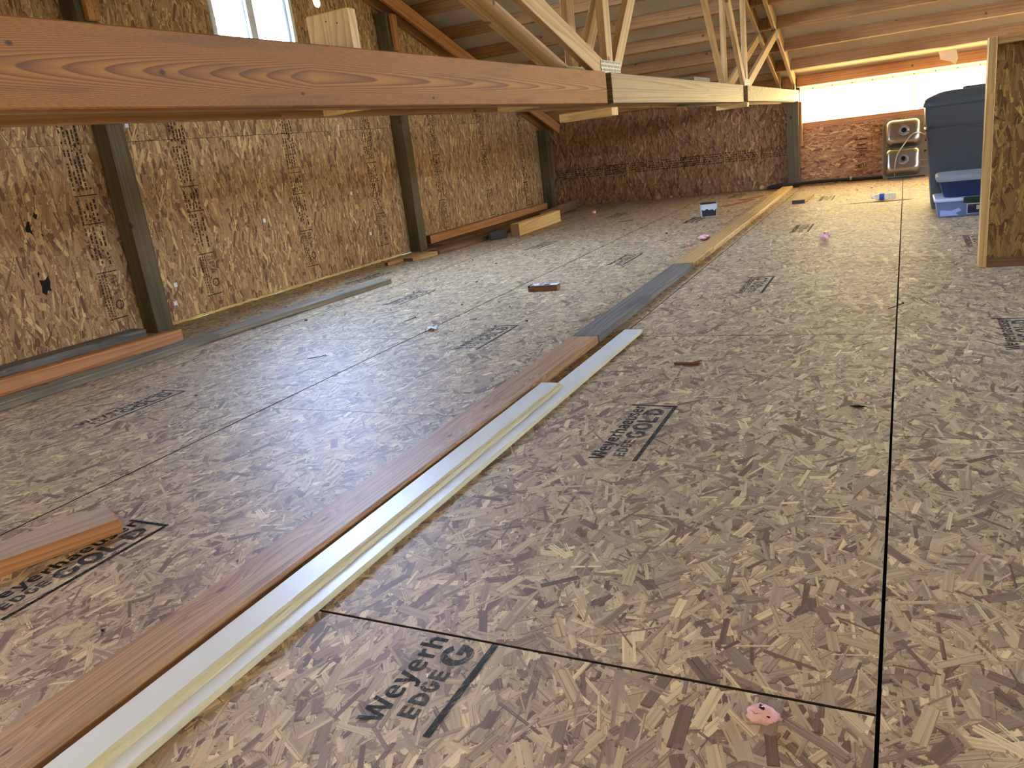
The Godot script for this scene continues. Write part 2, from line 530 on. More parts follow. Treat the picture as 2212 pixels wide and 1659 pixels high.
	M.ink_wall.uv1_scale = Vector3.ONE * 5.0
	M.white_paint = mat(Color(0.86, 0.86, 0.83), 0.42)
	M.primed = mat(Color(0.84, 0.80, 0.62), 0.5)
	M.vinyl = mat(Color(0.85, 0.86, 0.88), 0.4)
	M.glass = mat(Color(0.9, 0.97, 1.0, 0.06), 0.02)
	M.glass.transparency = BaseMaterial3D.TRANSPARENCY_ALPHA
	M.steel = mat(Color(0.62, 0.60, 0.55), 0.33, null, 1.0)
	M.galv = mat(Color(0.62, 0.63, 0.62), 0.45, null, 0.9)
	var gp := Image.create(128, 128, false, Image.FORMAT_RGB8)
	gp.fill(Color(0.64, 0.64, 0.58))
	for a in 16:
		for b in 10:
			gp.fill_rect(Rect2i(a * 8 + (4 if b % 2 else 0), b * 13 + 2, 4, 7), Color(0.05, 0.045, 0.04))
	M.plate = mat(Color(1, 1, 1), 0.5, ImageTexture.create_from_image(gp), 0.35)
	M.nail = mat(Color(0.12, 0.09, 0.08), 0.6, null, 0.4)
	M.pink = mat(Color(0.90, 0.70, 0.68), 0.95)
	M.pink.rim_enabled = true
	M.pink.rim = 0.4
	M.foam = mat(Color(0.80, 0.70, 0.42), 0.85)
	M.black_pipe = mat(Color(0.018, 0.018, 0.02), 0.38)
	M.black = mat(Color(0.02, 0.02, 0.022), 0.6)
	M.tote = mat(Color(0.27, 0.28, 0.29), 0.42)
	M.lid_grey = mat(Color(0.55, 0.57, 0.58), 0.5)
	M.blue_box = mat(Color(0.09, 0.15, 0.29), 0.3)
	M.clear_box = mat(Color(0.41, 0.48, 0.60), 0.3)
	M.green = mat(Color(0.01, 0.16, 0.07), 0.4)
	M.navy = mat(Color(0.02, 0.05, 0.20), 0.5)
	M.red = mat(Color(0.65, 0.08, 0.1), 0.6)
	M.cream = mat(Color(0.78, 0.74, 0.55), 0.6)
	M.paper = mat(Color(0.85, 0.86, 0.88), 0.8)
	M.blue_ink = mat(Color(0.03, 0.08, 0.28), 0.6)
	M.bottle = mat(Color(0.88, 0.94, 1.0, 0.38), 0.08)
	M.bottle.transparency = BaseMaterial3D.TRANSPARENCY_ALPHA
	M.bottle_label = mat(Color(0.30, 0.42, 0.80), 0.4)
	M.tray = mat(Color(0.80, 0.82, 0.84), 0.45)
	M.stain = mat(Color(0.55, 0.10, 0.08, 0.55), 0.7)
	M.stain.transparency = BaseMaterial3D.TRANSPARENCY_ALPHA
	M.stain_light = mat(Color(0.70, 0.30, 0.16, 0.25), 0.7)
	M.stain_light.transparency = BaseMaterial3D.TRANSPARENCY_ALPHA
	M.hose = mat(Color(0.62, 0.58, 0.50), 0.5)
	M.wire = mat(Color(0.75, 0.35, 0.38), 0.5)
	M.film = mat(Color(0.80, 0.75, 0.62), 0.7)
	M.film.backlight_enabled = true
	M.film.backlight = Color(0.4, 0.36, 0.25)
	M.leaf = mat(Color(0.16, 0.26, 0.08), 0.8)
	M.leaf.backlight_enabled = true
	M.leaf.backlight = Color(0.2, 0.3, 0.08)
	M.grass = mat(Color(0.25, 0.30, 0.13), 0.95)
	M.strip = mat(Color(0.86, 0.85, 0.76), 0.5)
	M.strip.emission_enabled = true
	M.strip.emission = Color(1.0, 0.93, 0.74)
	M.strip.emission_energy_multiplier = STRIP_GLOW
	M.strip_fill = mat(Color(0.86, 0.86, 0.84), 0.5)  # glow of the fill strip added behind the camera
	M.strip_fill.emission_enabled = true
	M.strip_fill.emission = Color(1.0, 0.95, 0.84)
	M.strip_fill.emission_energy_multiplier = 1.2
	M.strip_edge = mat(Color(0.70, 0.70, 0.52), 0.6)
	M.strip_edge.emission_enabled = true
	M.strip_edge.emission = Color(0.9, 0.92, 0.62)
	M.strip_edge.emission_energy_multiplier = STRIP_GLOW * 0.16

# ---------------------------------------------------------------- numbers of the room
const STRIP_GLOW := 4.0
const XL := -4.85          # inner face of the left wall
const XR := 4.87
const ZF := -11.5          # inner face of the far wall
const ZN := 0.32
const RIDGE := -5.8

func deck(z: float) -> float:
	return 1.379 + (11.45 + RIDGE - absf(z - RIDGE)) / 3.0

func _ready() -> void:
	rng.seed = 1
	# camera
	var cam := Camera3D.new()
	cam.name = "camera"
	add_child(cam)
	cam.fov = 52.30
	cam.near = 0.02
	cam.far = 300
	cam.transform = Transform3D(Basis(Vector3(0.8953336, -0.12068886, -0.42873294), Vector3(-0.01924557, 0.95120573, -0.3079566), Vector3(0.44498016, 0.2839751, 0.84932373)), Vector3(0, 0.93, 0))
	cam.current = true
	# sky and exposure
	var we := WorldEnvironment.new()
	we.name = "world_environment"
	var env := Environment.new()
	env.background_mode = Environment.BG_SKY
	var sky := Sky.new()
	var sm := ProceduralSkyMaterial.new()
	sm.sky_top_color = Color(0.70, 0.82, 1.0)
	sm.sky_horizon_color = Color(0.86, 0.92, 1.0)
	sm.ground_horizon_color = Color(0.75, 0.80, 0.80)
	sm.ground_bottom_color = Color(0.4, 0.42, 0.38)
	sm.sun_angle_max = 0.0
	sm.energy_multiplier = 130.0
	sky.sky_material = sm
	env.sky = sky
	env.tonemap_mode = Environment.TONE_MAPPER_LINEAR
	env.tonemap_exposure = 1.6
	env.sdfgi_enabled = true
	env.ssao_enabled = true
	env.ssil_enabled = true
	we.environment = env
	add_child(we)
	# far strip daylight, and fill light added at an unseen strip behind the camera
	for s in [[ZF + 0.03, 1.8, 6.1, 1.025, PI, 9.0, "far_strip_daylight"], [ZN - 0.03, 0.0, 9.6, 0.88, 0.0, 2.2, "near_strip_fill"]]:
		var al := AreaLight3D.new()
		al.name = s[6]
		al.area_size = Vector2(s[2], 0.42)
		al.light_color = Color(1.0, 0.88, 0.58) if s[4] > 1.0 else Color(1.0, 0.95, 0.84)
		al.light_energy = s[5]
		al.area_range = 40.0
		al.shadow_enabled = true
		al.position = Vector3(s[1], s[3], s[0])
		al.rotation.y = s[4]
		add_child(al)
	make_materials()
	build_floor()
	build_walls()
	build_roof()
	build_trusses()
	build_floor_lumber()
	build_wall_lumber()
	build_far_corner()
	build_small_things()
	build_outside()

# ---------------------------------------------------------------- floor
func heavy_letter(st: SurfaceTool, ch: String, x: float, y: float, w: float, h: float) -> void:
	var t := h * 0.27
	var zz := 0.0003
	var bar := func(x0: float, y0: float, x1: float, y1: float) -> void:
		quad(st, Vector3(x + x0, y + y0, zz), Vector3(x + x1, y + y0, zz), Vector3(x + x1, y + y1, zz), Vector3(x + x0, y + y1, zz), Vector2.ZERO, Vector2.ZERO, Vector2.ZERO, Vector2.ZERO, Vector3.BACK)
	var ring := func(a0: float, a1: float, cx: float, rx: float) -> void:
		var n := 18
		for k in n:
			var q := []
			for e in [[k, 1], [k + 1, 1], [k + 1, 0], [k, 0]]:
				var a: float = lerpf(a0, a1, float(e[0]) / n)
				var d := 0.0 if e[1] == 1 else t
				q.append(Vector3(x + cx + cos(a) * (rx - d), y + h * 0.5 + sin(a) * (h * 0.5 - d * 0.85), zz))
			quad(st, q[0], q[1], q[2], q[3], Vector2.ZERO, Vector2.ZERO, Vector2.ZERO, Vector2.ZERO, Vector3.BACK)
	match ch:
		"E":
			bar.call(0.0, 0.0, t, h)
			for yy in [0.0, (h - t * 0.8) * 0.5, h - t * 0.8]:
				bar.call(t, yy, w * 0.86, yy + t * 0.8)
		"L":
			bar.call(0.0, 0.0, t, h)
			bar.call(t, 0.0, w * 0.88, t * 0.9)
		"D":
			bar.call(0.0, 0.0, t, h)
			ring.call(-PI / 2, PI / 2, t, w - t)
		"O":
			ring.call(0.0, TAU, w * 0.5, w * 0.5)
		"G":
			ring.call(PI * 0.24, TAU * 0.97, w * 0.5, w * 0.5)
			bar.call(w * 0.52, h * 0.36, w, h * 0.36 + t * 0.8)
		"A":
			quad(st, Vector3(x, y, zz), Vector3(x + t, y, zz), Vector3(x + w * 0.5 + t * 0.3, y + h, zz), Vector3(x + w * 0.5 - t * 0.5, y + h, zz), Vector2.ZERO, Vector2.ZERO, Vector2.ZERO, Vector2.ZERO, Vector3.BACK)
			quad(st, Vector3(x + w - t, y, zz), Vector3(x + w, y, zz), Vector3(x + w * 0.5 + t * 0.5, y + h, zz), Vector3(x + w * 0.5 + t * 0.3, y + h * 0.8, zz), Vector2.ZERO, Vector2.ZERO, Vector2.ZERO, Vector2.ZERO, Vector3.BACK)
			bar.call(w * 0.3, h * 0.22, w * 0.72, h * 0.22 + t * 0.6)
		"P":
			bar.call(0.0, 0.0, t, h)
			bar.call(t, h - t * 0.7, w * 0.7, h)
			bar.call(t, h * 0.4, w * 0.7, h * 0.4 + t * 0.7)
			bar.call(w * 0.7, h * 0.4, w * 0.7 + t, h)

func stamp_mesh(rows: Array, bars: Array) -> ArrayMesh:
	# rows: [text, x, y, cap height, weight]; bars: [x0, y0, x1, y1]; flat print 0.3 mm proud
	var st := begin()
	for r in rows:
		var t := TextMesh.new()
		var f := SystemFont.new()
		f.font_names = PackedStringArray(["Droid Sans"])
		f.font_weight = r[4]
		t.font = f
		if r[4] >= 800:
			# heavy lettering, built stroke by stroke
			var gw: float = r[5] / r[0].length()
			for k in r[0].length():
				heavy_letter(st, r[0][k], r[1] + gw * k, r[2], gw * 0.9, r[3])
			continue
		t.text = r[0]
		t.font_size = 48
		t.pixel_size = r[3] / 34.0
		t.depth = 0.0004
		t.horizontal_alignment = HORIZONTAL_ALIGNMENT_LEFT
		t.vertical_alignment = VERTICAL_ALIGNMENT_BOTTOM
		t.curve_step = 2.0
		var wdt: float = r[5] if r.size() > 5 else 0.0
		var sx := 1.0
		if wdt > 0.0:
			var bb := t.get_aabb()
			sx = wdt / maxf(bb.size.x, 0.001)
		var b := Basis(Vector3(sx, 0, 0), Vector3(0, 1, 0), Vector3(0, 0, 1))
		var xf := Transform3D(b, Vector3(r[1], r[2] - r[3] * 0.30, 0.0002))
		for sf in t.get_surface_count():
			var arr := t.surface_get_arrays(sf)
			var vs: PackedVector3Array = arr[Mesh.ARRAY_VERTEX]
			var ns: PackedVector3Array = arr[Mesh.ARRAY_NORMAL]
			var ix = arr[Mesh.ARRAY_INDEX]
			if ix == null or ix.is_empty():
				ix = range(vs.size())
			for q in ix:
				st.set_normal(ns[q])
				st.set_uv(Vector2.ZERO)
				st.add_vertex(xf * vs[q])
	for q in bars:
		add_board(st, Vector3((q[0] + q[2]) * 0.5, (q[1] + q[3]) * 0.5, 0.0002), Vector3(q[2] - q[0], q[3] - q[1], 0.0004), Basis.IDENTITY, 0.00005)
	return st.commit()

func build_floor() -> void:
	var fl := struct_node("floor", "strand board loft floor laid in long staggered sheets with dark joints", "floor")
	block("joist_layer", Vector3(XL - 0.1, -0.2, ZF - 0.05), Vector3(XR + 0.1, -0.0195, ZN + 0.05), M.groove, fl)
	var full := stamp_mesh([["Weyerhaeuser", 0.0, 0.106, 0.046, 600, 0.485], ["EDGE", 0.03, 0.05, 0.038, 800, 0.14], ["GOLD", 0.18, 0.032, 0.068, 1000, 0.29]],
		[[0.0, 0.0, 0.5, 0.014], [0.488, 0.0, 0.5, 0.165]])
	var cut := stamp_mesh([["Weyerh", 0.0, 0.106, 0.046, 600, 0.255], ["EDGE", 0.03, 0.05, 0.038, 800, 0.14], ["G", 0.18, 0.032, 0.068, 1000, 0.075]],
		[[0.0, 0.0, 0.265, 0.014]])
	var turn := Basis(Vector3(0, 0, -1), Vector3(-1, 0, 0), Vector3(0, 1, 0))
	var xs := [XL - 0.0, -3.68, -2.455, -1.23, -0.022, 1.19, 2.40, 3.62, XR]
	var offs := [0.3, -1.14, 0.02, -1.15, -2.38, -1.15, 0.02, -1.15]
	var gaps := [0.003, 0.009, 0.0095, 0.007, 0.0066, 0.004, 0.004, 0.004]
	for c in 8:
		var z: float = offs[c]
		while z < ZN:
			z += 2.405
		var n := 0
		while z > ZF:
			var z0 := minf(z, ZN)
			var z1 := maxf(z - 2.405, ZF)
			var x0: float = xs[c] + gaps[c] * 0.5
			var x1: float = xs[c + 1] - (gaps[c + 1] if c < 7 else 0.0) * 0.5
			var cg: float = [0.004, 0.006, 0.003, 0.007, 0.004, 0.004, 0.004, 0.004][c]
			var st := begin()
			rng.seed = 300 + c * 17 + n
			# u runs along the sheet
			add_board(st, Vector3((x0 + x1) * 0.5, -0.0005, (z0 + z1) * 0.5), Vector3(x1 - x0, 0.001, z0 - z1 - cg), Basis.IDENTITY, 0.0003, 1.22, 1.22, Vector2(rng.randf(), rng.randf()), 2)
			var p := put("floor_panel", st.commit(), [M.floor_a, M.floor_b][rng.randi() % 2], fl)
			block("sealed_core", Vector3(x0, -0.018, z0 - cg * 0.5), Vector3(x1, -0.00102, z1 + cg * 0.5), M.groove, p, 0.0005)
			# the maker's print, 0.92 m from the near end, upside towards the left wall
			var zs := z - 0.925
			var right: float = {0: -4.2, 1: -3.14, 2: -1.905, 3: -0.703, 4: 0.505, 5: 1.72, 6: 2.93, 7: 4.15}[c]
			if c == 3 and z > 0.0:
				put("printed_stamp", cut, M.ink, p, Transform3D(turn, Vector3(right, 0.0006, -0.88)))
			elif c == 2 and z > 0.0:
				put("printed_stamp", full, M.ink, p, Transform3D(turn, Vector3(-1.925, 0.0006, -0.9)))
			elif zs - 0.5 > z1 and zs < z0:
				put("printed_stamp", full, M.ink, p, Transform3D(turn, Vector3(right, 0.0006, zs)))
			n += 1
			z -= 2.405
	# stains of spilled red marking paint
	var sp := PackedVector2Array([Vector2(-0.55, 0.0), Vector2(-0.3, 0.03), Vector2(-0.12, 0.07), Vector2(0.0, 0.05), Vector2(0.12, 0.02), Vector2(0.16, -0.02), Vector2(0.06, -0.05), Vector2(-0.08, -0.03), Vector2(-0.2, -0.04), Vector2(-0.4, -0.03)])
	var st2 := begin()
	add_prism(st2, sp, Vector3.RIGHT, Vector3.BACK, Vector3(-0.06, 0.0003, -8.78), Vector3(0, 0.0003, 0))
	put("paint_stain", st2.commit(), M.stain, fl)
	for q in [[Vector3(-1.78, 0.0003, -9.9), 0.8], [Vector3(-1.7, 0.0003, -10.4), 0.6]]:
		var st3 := begin()
		var sc: float = q[1]
		var pp := PackedVector2Array()
		for v in [Vector2(-0.3, 0.4), Vector2(-0.1, 0.1), Vector2(0.1, -0.4), Vector2(0.2, -0.3), Vector2(0.12, 0.05), Vector2(-0.1, 0.5)]:
			pp.append(v * sc)
		add_prism(st3, pp, Vector3.RIGHT, Vector3.BACK, q[0], Vector3(0, 0.0003, 0))
		put("paint_stain", st3.commit(), M.stain_light, fl)

# ---------------------------------------------------------------- walls
func wall_print(kind: int) -> ArrayMesh:
	# a column of mill print: text reads downwards; local x = reading direction, y = letter tops
	var st := begin()
	rng.seed = 700 + kind
	var rows := []
	var bars := []
	rows.append(["APA", 0.0, 0.06, 0.055, 800, 0.15])
	bars.append([-0.02, -0.03, -0.013, 0.13])
	bars.append([0.30, -0.03, 0.307, 0.13])
	# ring emblem after the letters
	for k in 14:
		var a := TAU * k / 14
		bars.append([0.215 + cos(a) * 0.028 - 0.005, 0.085 + sin(a) * 0.028 - 0.005, 0.215 + cos(a) * 0.028 + 0.005, 0.085 + sin(a) * 0.028 + 0.005])
	# small print, too fine to read: rows of short dashes
	for r in 3:
		var x := 0.0
		while x < 0.28:
			var w := rng.randf_range(0.006, 0.02)
			bars.append([x, -0.02 + r * 0.023, x + w, -0.02 + r * 0.023 + 0.009])
			x += w + rng.randf_range(0.004, 0.01)
	for blockn in [[-1.17, -0.86], [-0.82, -0.56], [-0.50, -0.36], [-0.32, -0.08]]:
		for r in 5:
			var x: float = blockn[0]
			while x < blockn[1]:
				var w := rng.randf_range(0.008, 0.03)
				if rng.randf() < 0.8:
					bars.append([x, -0.03 + r * 0.03, x + w, -0.03 + r * 0.03 + 0.013])
				x += w + rng.randf_range(0.004, 0.012)
	bars.append([-0.53, -0.035, -0.524, 0.13])
	bars.append([-0.345, -0.035, -0.339, 0.13])
	return stamp_mesh(rows, bars)

func build_walls() -> void:
	# left gable wall
	var wl := struct_node("wall_left", "strand board gable wall behind the dark posts", "wall")
	# columns: z far, z near, list of (y0, y1 or -1 for the roof line)
	var cols := [[ZF, -9.895], [-9.895, -8.675], [-8.675, -7.455], [-7.455, -6.50], [-6.50, -6.245], [-6.245, -6.01], [-6.01, -5.02], [-5.02, -3.82], [-3.82, -2.6], [-2.6, -1.38], [-1.38, ZN]]
	var e1 := Vector3.BACK
	var e2 := Vector3.UP
	for c in cols:
		var z0: float = c[0]
		var z1: float = c[1]
		rng.seed = int(z0 * -100)
		var parts := []
		if is_equal_approx(z0, -6.01):
			parts = [[0.0, 1.31, 0], [1.31, 1.72, 0], [2.98, -1.0, 0]]
		elif is_equal_approx(z0, -6.50):
			parts = [[0.0, 1.31, 0], [1.31, -1.0, 1]]
		else:
			parts = [[0.0, 1.31, 0], [1.31, -1.0, 0]]
		for q in parts:
			var g := 0.0012
			var y0: float = q[0] + (g if q[0] > 0 else 0.0)
			var poly := PackedVector2Array([Vector2(z0 + g, y0), Vector2(z1 - g, y0)])
			var back := PackedVector2Array([Vector2(z0, q[0]), Vector2(z1, q[0])])
			if q[1] < 0:
				poly.append_array([Vector2(z1 - g, deck(z1) + 0.016), Vector2(z0 + g, deck(z0) + 0.016)])
				back.append_array([Vector2(z1, deck(z1) + 0.03), Vector2(z0, deck(z0) + 0.03)])
				if RIDGE > z0 and RIDGE < z1:
					poly.insert(3, Vector2(RIDGE, deck(RIDGE) + 0.016))
					back.insert(3, Vector2(RIDGE, deck(RIDGE) + 0.03))
			else:
				poly.append_array([Vector2(z1 - g, q[1] - g), Vector2(z0 + g, q[1] - g)])
				back.append_array([Vector2(z1, q[1]), Vector2(z0, q[1])])
			var off := Vector2(rng.randf(), rng.randf())
			if q[2] == 1:
				# the sheet with the small round hole: boxes round a square, and the square minus a disc
				var cs := CSGCombiner3D.new()
				cs.name = "osb_panel"
				var cb := CSGPolygon3D.new()
				cb.polygon = PackedVector2Array([Vector2(z0, 1.31), Vector2(z1, 1.31), Vector2(z1, deck(z1) + 0.02), Vector2(z0, deck(z0) + 0.02)])
				cb.depth = 0.012
				cs.add_child(cb)
				var cc := CSGCylinder3D.new()
				cc.operation = CSGShape3D.OPERATION_SUBTRACTION
				cc.radius = 0.05
				cc.height = 0.5
				cc.sides = 24
				cc.rotation.x = PI / 2
				cc.position = Vector3(-6.385, 2.44, -0.006)
				cs.add_child(cc)
				# polygon plane xy -> world zy, depth along world x
				cs.transform = Transform3D(Basis(Vector3(0, 0, 1), Vector3(0, 1, 0), Vector3(-1, 0, 0)), Vector3(XL - 0.012, 0, 0))
				cs.material_override = M.wall_osb_tri
				wl.add_child(cs, true)
				continue
			var st := begin()
			add_prism(st, poly, e1, e2, Vector3(XL - 0.012, 0, 0), Vector3(0.012, 0, 0), Vector2(1.22, 1.22), off)
			put("osb_panel", st.commit(), M.wall_osb, wl)
			var sb := begin()
			add_prism(sb, back, e1, e2, Vector3(XL - 0.1, 0, 0), Vector3(0.0875, 0, 0))
			put("backing", sb.commit(), M.groove, wl)
	# dark nail lines and mill print on the sheets
	for z in [-5.03, -6.245, -3.34]:
		block("nail_line", Vector3(XL + 0.0004, 0.02, z - 0.0025), Vector3(XL - 0.0005, 1.62, z + 0.0025), M.ink_wall, wl, 0.0001)
	block("nail_line", Vector3(XL + 0.0004, 1.308, -7.2), Vector3(XL - 0.0005, 1.312, -3.9), M.ink_wall, wl, 0.0001)
	var lp := wall_print(0)
	var tl := Basis(Vector3(0, -1, 0), Vector3(0, 0, -1), Vector3(1, 0, 0))
	for q in [[-4.40, 0.44], [-5.60, 0.45], [-6.77, 0.46], [-3.52, 0.46], [-8.05, 0.46], [-9.25, 0.46], [-10.4, 0.46]]:
		put("printed_stamp", lp, M.ink_wall, wl, Transform3D(tl, Vector3(XL + 0.0006, q[1], q[0])))
	# torn holes in the sheet left of the first post
	for q in [[-3.12, 0.83, 0.05], [-3.19, 0.90, 0.028], [-3.13, 0.475, 0.07], [-3.10, 0.55, 0.018], [-3.2, 0.78, 0.012]]:
		var pp := PackedVector2Array()
		rng.seed = int(q[1] * 1000)
		for k in 11:
			var a := TAU * k / 11
			pp.append(Vector2(cos(a) * 0.6, sin(a)) * q[2] * rng.randf_range(0.4, 1.15))
		var st := begin()
		add_prism(st, pp, e1, e2, Vector3(XL - 0.0005, q[1], q[0]), Vector3(0.0012, 0, 0))
		put("torn_hole", st.commit(), M.dark, wl)
	# white fastener washers
	for q in [[-4.02, 1.42], [-4.1, 0.28], [-4.06, 0.15], [-5.15, 0.62], [-6.4, 0.72], [-6.6, 0.3]]:
		block("paper_tag", Vector3(XL + 0.002, q[1] - 0.016, q[0] - 0.015), Vector3(XL, q[1] + 0.016, q[0] + 0.015), M.paper, wl, 0.0005)
	# bead of spray foam along the foot of the wall
	rng.seed = 77
	for seg in [[-3.95, -7.1], [-7.55, -11.0]]:
		var pts := []
		var rad := []
		var z: float = seg[0]
		while z > seg[1]:
			pts.append(Vector3(XL + 0.012 + rng.randf() * 0.012, 0.008 + rng.randf() * 0.008, z))
			rad.append(rng.randf_range(0.006, 0.017))
			z -= 0.03
		var st := begin()
		tube(st, pts, 0.01, 7, true, rad)
		put("foam_bead", st.commit(), M.foam, wl)

	# sliding window in the gable
	var w1 := struct_node("window_1", "white sliding window in the left gable wall, bright with daylight", "window")
	var xo := XL - 0.09
	for q in [[1.72, 1.775, -6.01, -5.02], [2.925, 2.98, -6.01, -5.02], [1.72, 2.98, -6.01, -5.965], [1.72, 2.98, -5.065, -5.02]]:
		block("frame", Vector3(xo, q[0], q[2]), Vector3(XL + 0.012, q[1], q[3]), M.vinyl, w1, 0.004)
	for q in [[1.775, 1.81, -5.965, -5.50], [2.89, 2.925, -5.965, -5.50], [1.81, 2.89, -5.965, -5.935], [1.81, 2.89, -5.56, -5.475]]:
		block("sash", Vector3(xo + 0.04, q[0], q[2]), Vector3(xo + 0.065, q[1], q[3]), M.vinyl, w1, 0.003)
	for q in [[1.775, 1.81, -5.52, -5.065], [2.89, 2.925, -5.52, -5.065], [1.81, 2.89, -5.545, -5.46], [1.81, 2.89, -5.095, -5.065]]:
		block("sash", Vector3(xo + 0.01, q[0], q[2]), Vector3(xo + 0.035, q[1], q[3]), M.vinyl, w1, 0.003)
	block("pane", Vector3(xo + 0.05, 1.81, -5.935), Vector3(xo + 0.054, 2.89, -5.535), M.glass, w1, 0.0002)
	block("pane", Vector3(xo + 0.02, 1.81, -5.48), Vector3(xo + 0.024, 2.89, -5.095), M.glass, w1, 0.0002)

	# far eave wall
	var wf := struct_node("wall_far", "far eave wall of strand board under the translucent strip", "wall")
	block("backing", Vector3(XL - 0.1, -0.2, ZF - 0.1), Vector3(XR + 0.1, 0.78, ZF - 0.0125), M.shell, wf)
	block("backing", Vector3(XL - 0.1, 0.78, ZF - 0.1), Vector3(-1.262, 1.375, ZF - 0.0125), M.shell, wf)
	rng.seed = 91
	for q in [[XL, -3.86, 1.375, 0], [-3.86, -2.64, 1.375, 0], [-2.64, -1.40, 1.375, 0], [-1.262, -0.1, 0.735, 1], [-0.1, 2.34, 0.735, 1], [2.34, 4.87, 0.735, 1]]:
		var st := begin()
		var poly := PackedVector2Array([Vector2(q[0] + 0.001, 0.0), Vector2(q[1] - 0.001, 0.0), Vector2(q[1] - 0.001, q[2]), Vector2(q[0] + 0.001, q[2])])
		var o := Vector3(0, 0, ZF - 0.012)
		if q[3] == 1:
			var st2 := begin()
			add_board(st2, Vector3((q[0] + q[1]) * 0.5, q[2] * 0.5, ZF - 0.006), Vector3(q[1] - q[0] - 0.002, q[2], 0.012), Basis.IDENTITY, 0.0005, 1.22, 1.22, Vector2(rng.randf(), rng.randf()), 1)
			# strands lie level on these sheets: swap the texture axes
			put("osb_panel", st2.commit(), M.wall_osb_level, wf)
		else:
			add_prism(st, poly, Vector3.RIGHT, Vector3.UP, o, Vector3(0, 0, 0.012), Vector2(1.22, 1.22), Vector2(rng.randf(), rng.randf()))
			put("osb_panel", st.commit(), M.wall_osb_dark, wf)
	block("girt", Vector3(-1.262, 0.735, ZF), Vector3(XR, 0.81, ZF - 0.1), M.orange, wf)
	# prints on the far sheets
	var tf := Basis(Vector3(0, -1, 0), Vector3(1, 0, 0), Vector3(0, 0, 1))
	var col := wall_print(1)
	var tside := Basis(Vector3(1, 0, 0), Vector3(0, 1, 0), Vector3(0, 0, 1))
	for x in [-4.0, -2.85, -1.75]:
		put("printed_stamp", col, M.ink_wall, wf, Transform3D(tside, Vector3(x, 0.44, ZF + 0.0004)))
	put("printed_stamp", stamp_mesh([["APA", -0.075, 0.13, 0.045, 800, 0.15], ["24/16", -0.07, 0.0, 0.045, 600, 0.15]],
		[[-0.08, 0.105, 0.09, 0.109], [-0.06, 0.24, 0.08, 0.252], [-0.05, 0.29, 0.06, 0.302], [-0.06, 0.36, 0.08, 0.372], [0.13, 0.2, 0.135, 0.42]]), M.ink_wall, wf, Transform3D(tside, Vector3(-0.525, 0.16, ZF + 0.0004)))
	# translucent strip
	var w2 := struct_node("window_2", "long translucent plastic strip glowing with daylight under the far eave", "window")
	for q in [[-1.262, 0.08], [0.08, 1.42], [1.42, 2.76], [2.76, 4.87]]:
		var st := begin()
		var x: float = q[0]
		# ribbed sheet
		var zs := ZF - 0.06
		while x < q[1] - 0.001:
			var prof := [[0.0, 0.0], [0.19, 0.0], [0.205, 0.018], [0.22, 0.018], [0.235, 0.0]]
			for k in 4:
				var xa: float = minf(x + prof[k][0], q[1])
				var xb: float = minf(x + prof[k + 1][0], q[1])
				if xb - xa < 0.0005:
					continue
				var pa := Vector3(xa, 0.80, zs - prof[k][1])
				var pb := Vector3(xb, 0.80, zs - prof[k + 1][1])
				var up := Vector3(0, 0.46, 0)
				var nn := (pb - pa).cross(up).normalized()
				quad(st, pa, pb, pb + up, pa + up, Vector2.ZERO, Vector2.ZERO, Vector2.ZERO, Vector2.ZERO, nn)
				var back := Vector3(0, 0, -0.003)
				quad(st, pa + back, pb + back, pb + up + back, pa + up + back, Vector2.ZERO, Vector2.ZERO, Vector2.ZERO, Vector2.ZERO, -nn)
			x += 0.235
		put("translucent_panel", st.commit(), M.strip, w2)
	block("flashing", Vector3(-1.262, 1.215, ZF - 0.055), Vector3(XR, 1.25, ZF - 0.035), M.strip_edge, w2)
	for x in [0.055, 0.09]:
		block("lap_edge", Vector3(x, 0.81, ZF - 0.057), Vector3(x + 0.012, 1.24, ZF - 0.045), M.strip_edge, w2)
	block("blind_backing", Vector3(-1.262, 0.79, ZF - 0.1), Vector3(XR, 1.365, ZF - 0.085), M.shell, w2)
	rng.seed = 4
	var fx := -1.1
	while fx < 2.0:
		var st := begin()
		lathe(st, [Vector2(0, 0.006), Vector2(0.006, 0.004), Vector2(0.009, 0.0)], 8, Transform3D(Basis(Vector3.RIGHT, Vector3(0, 0, 1), Vector3(0, -1, 0)), Vector3(fx, 1.232, ZF - 0.035)))
		put("screw_head", st.commit(), M.galv, w2)
		fx += 0.235
	# near eave wall, behind the camera, with a glowing strip added for fill light
	var wn := struct_node("wall_near", "near eave wall of strand board behind the viewpoint", "wall")
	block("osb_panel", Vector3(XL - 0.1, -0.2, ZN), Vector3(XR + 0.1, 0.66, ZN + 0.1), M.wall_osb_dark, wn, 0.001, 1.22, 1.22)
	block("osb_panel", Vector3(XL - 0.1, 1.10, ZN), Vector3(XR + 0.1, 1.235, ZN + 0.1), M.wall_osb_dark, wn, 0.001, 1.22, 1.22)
	block("translucent_panel", Vector3(XL - 0.1, 0.66, ZN + 0.05), Vector3(XR + 0.1, 1.10, ZN + 0.056), M.strip_fill, wn, 0.001)
	# right gable wall
	var wr := struct_node("wall_right", "right gable wall of strand board outside the picture", "wall")
	var fill_window_z := [[-8.6, -7.7], [-4.6, -3.7]]  # two unseen windows, added to bring fill light from the right
	var zz := [ZF, -8.6, -7.7, RIDGE, -4.6, -3.7, ZN]
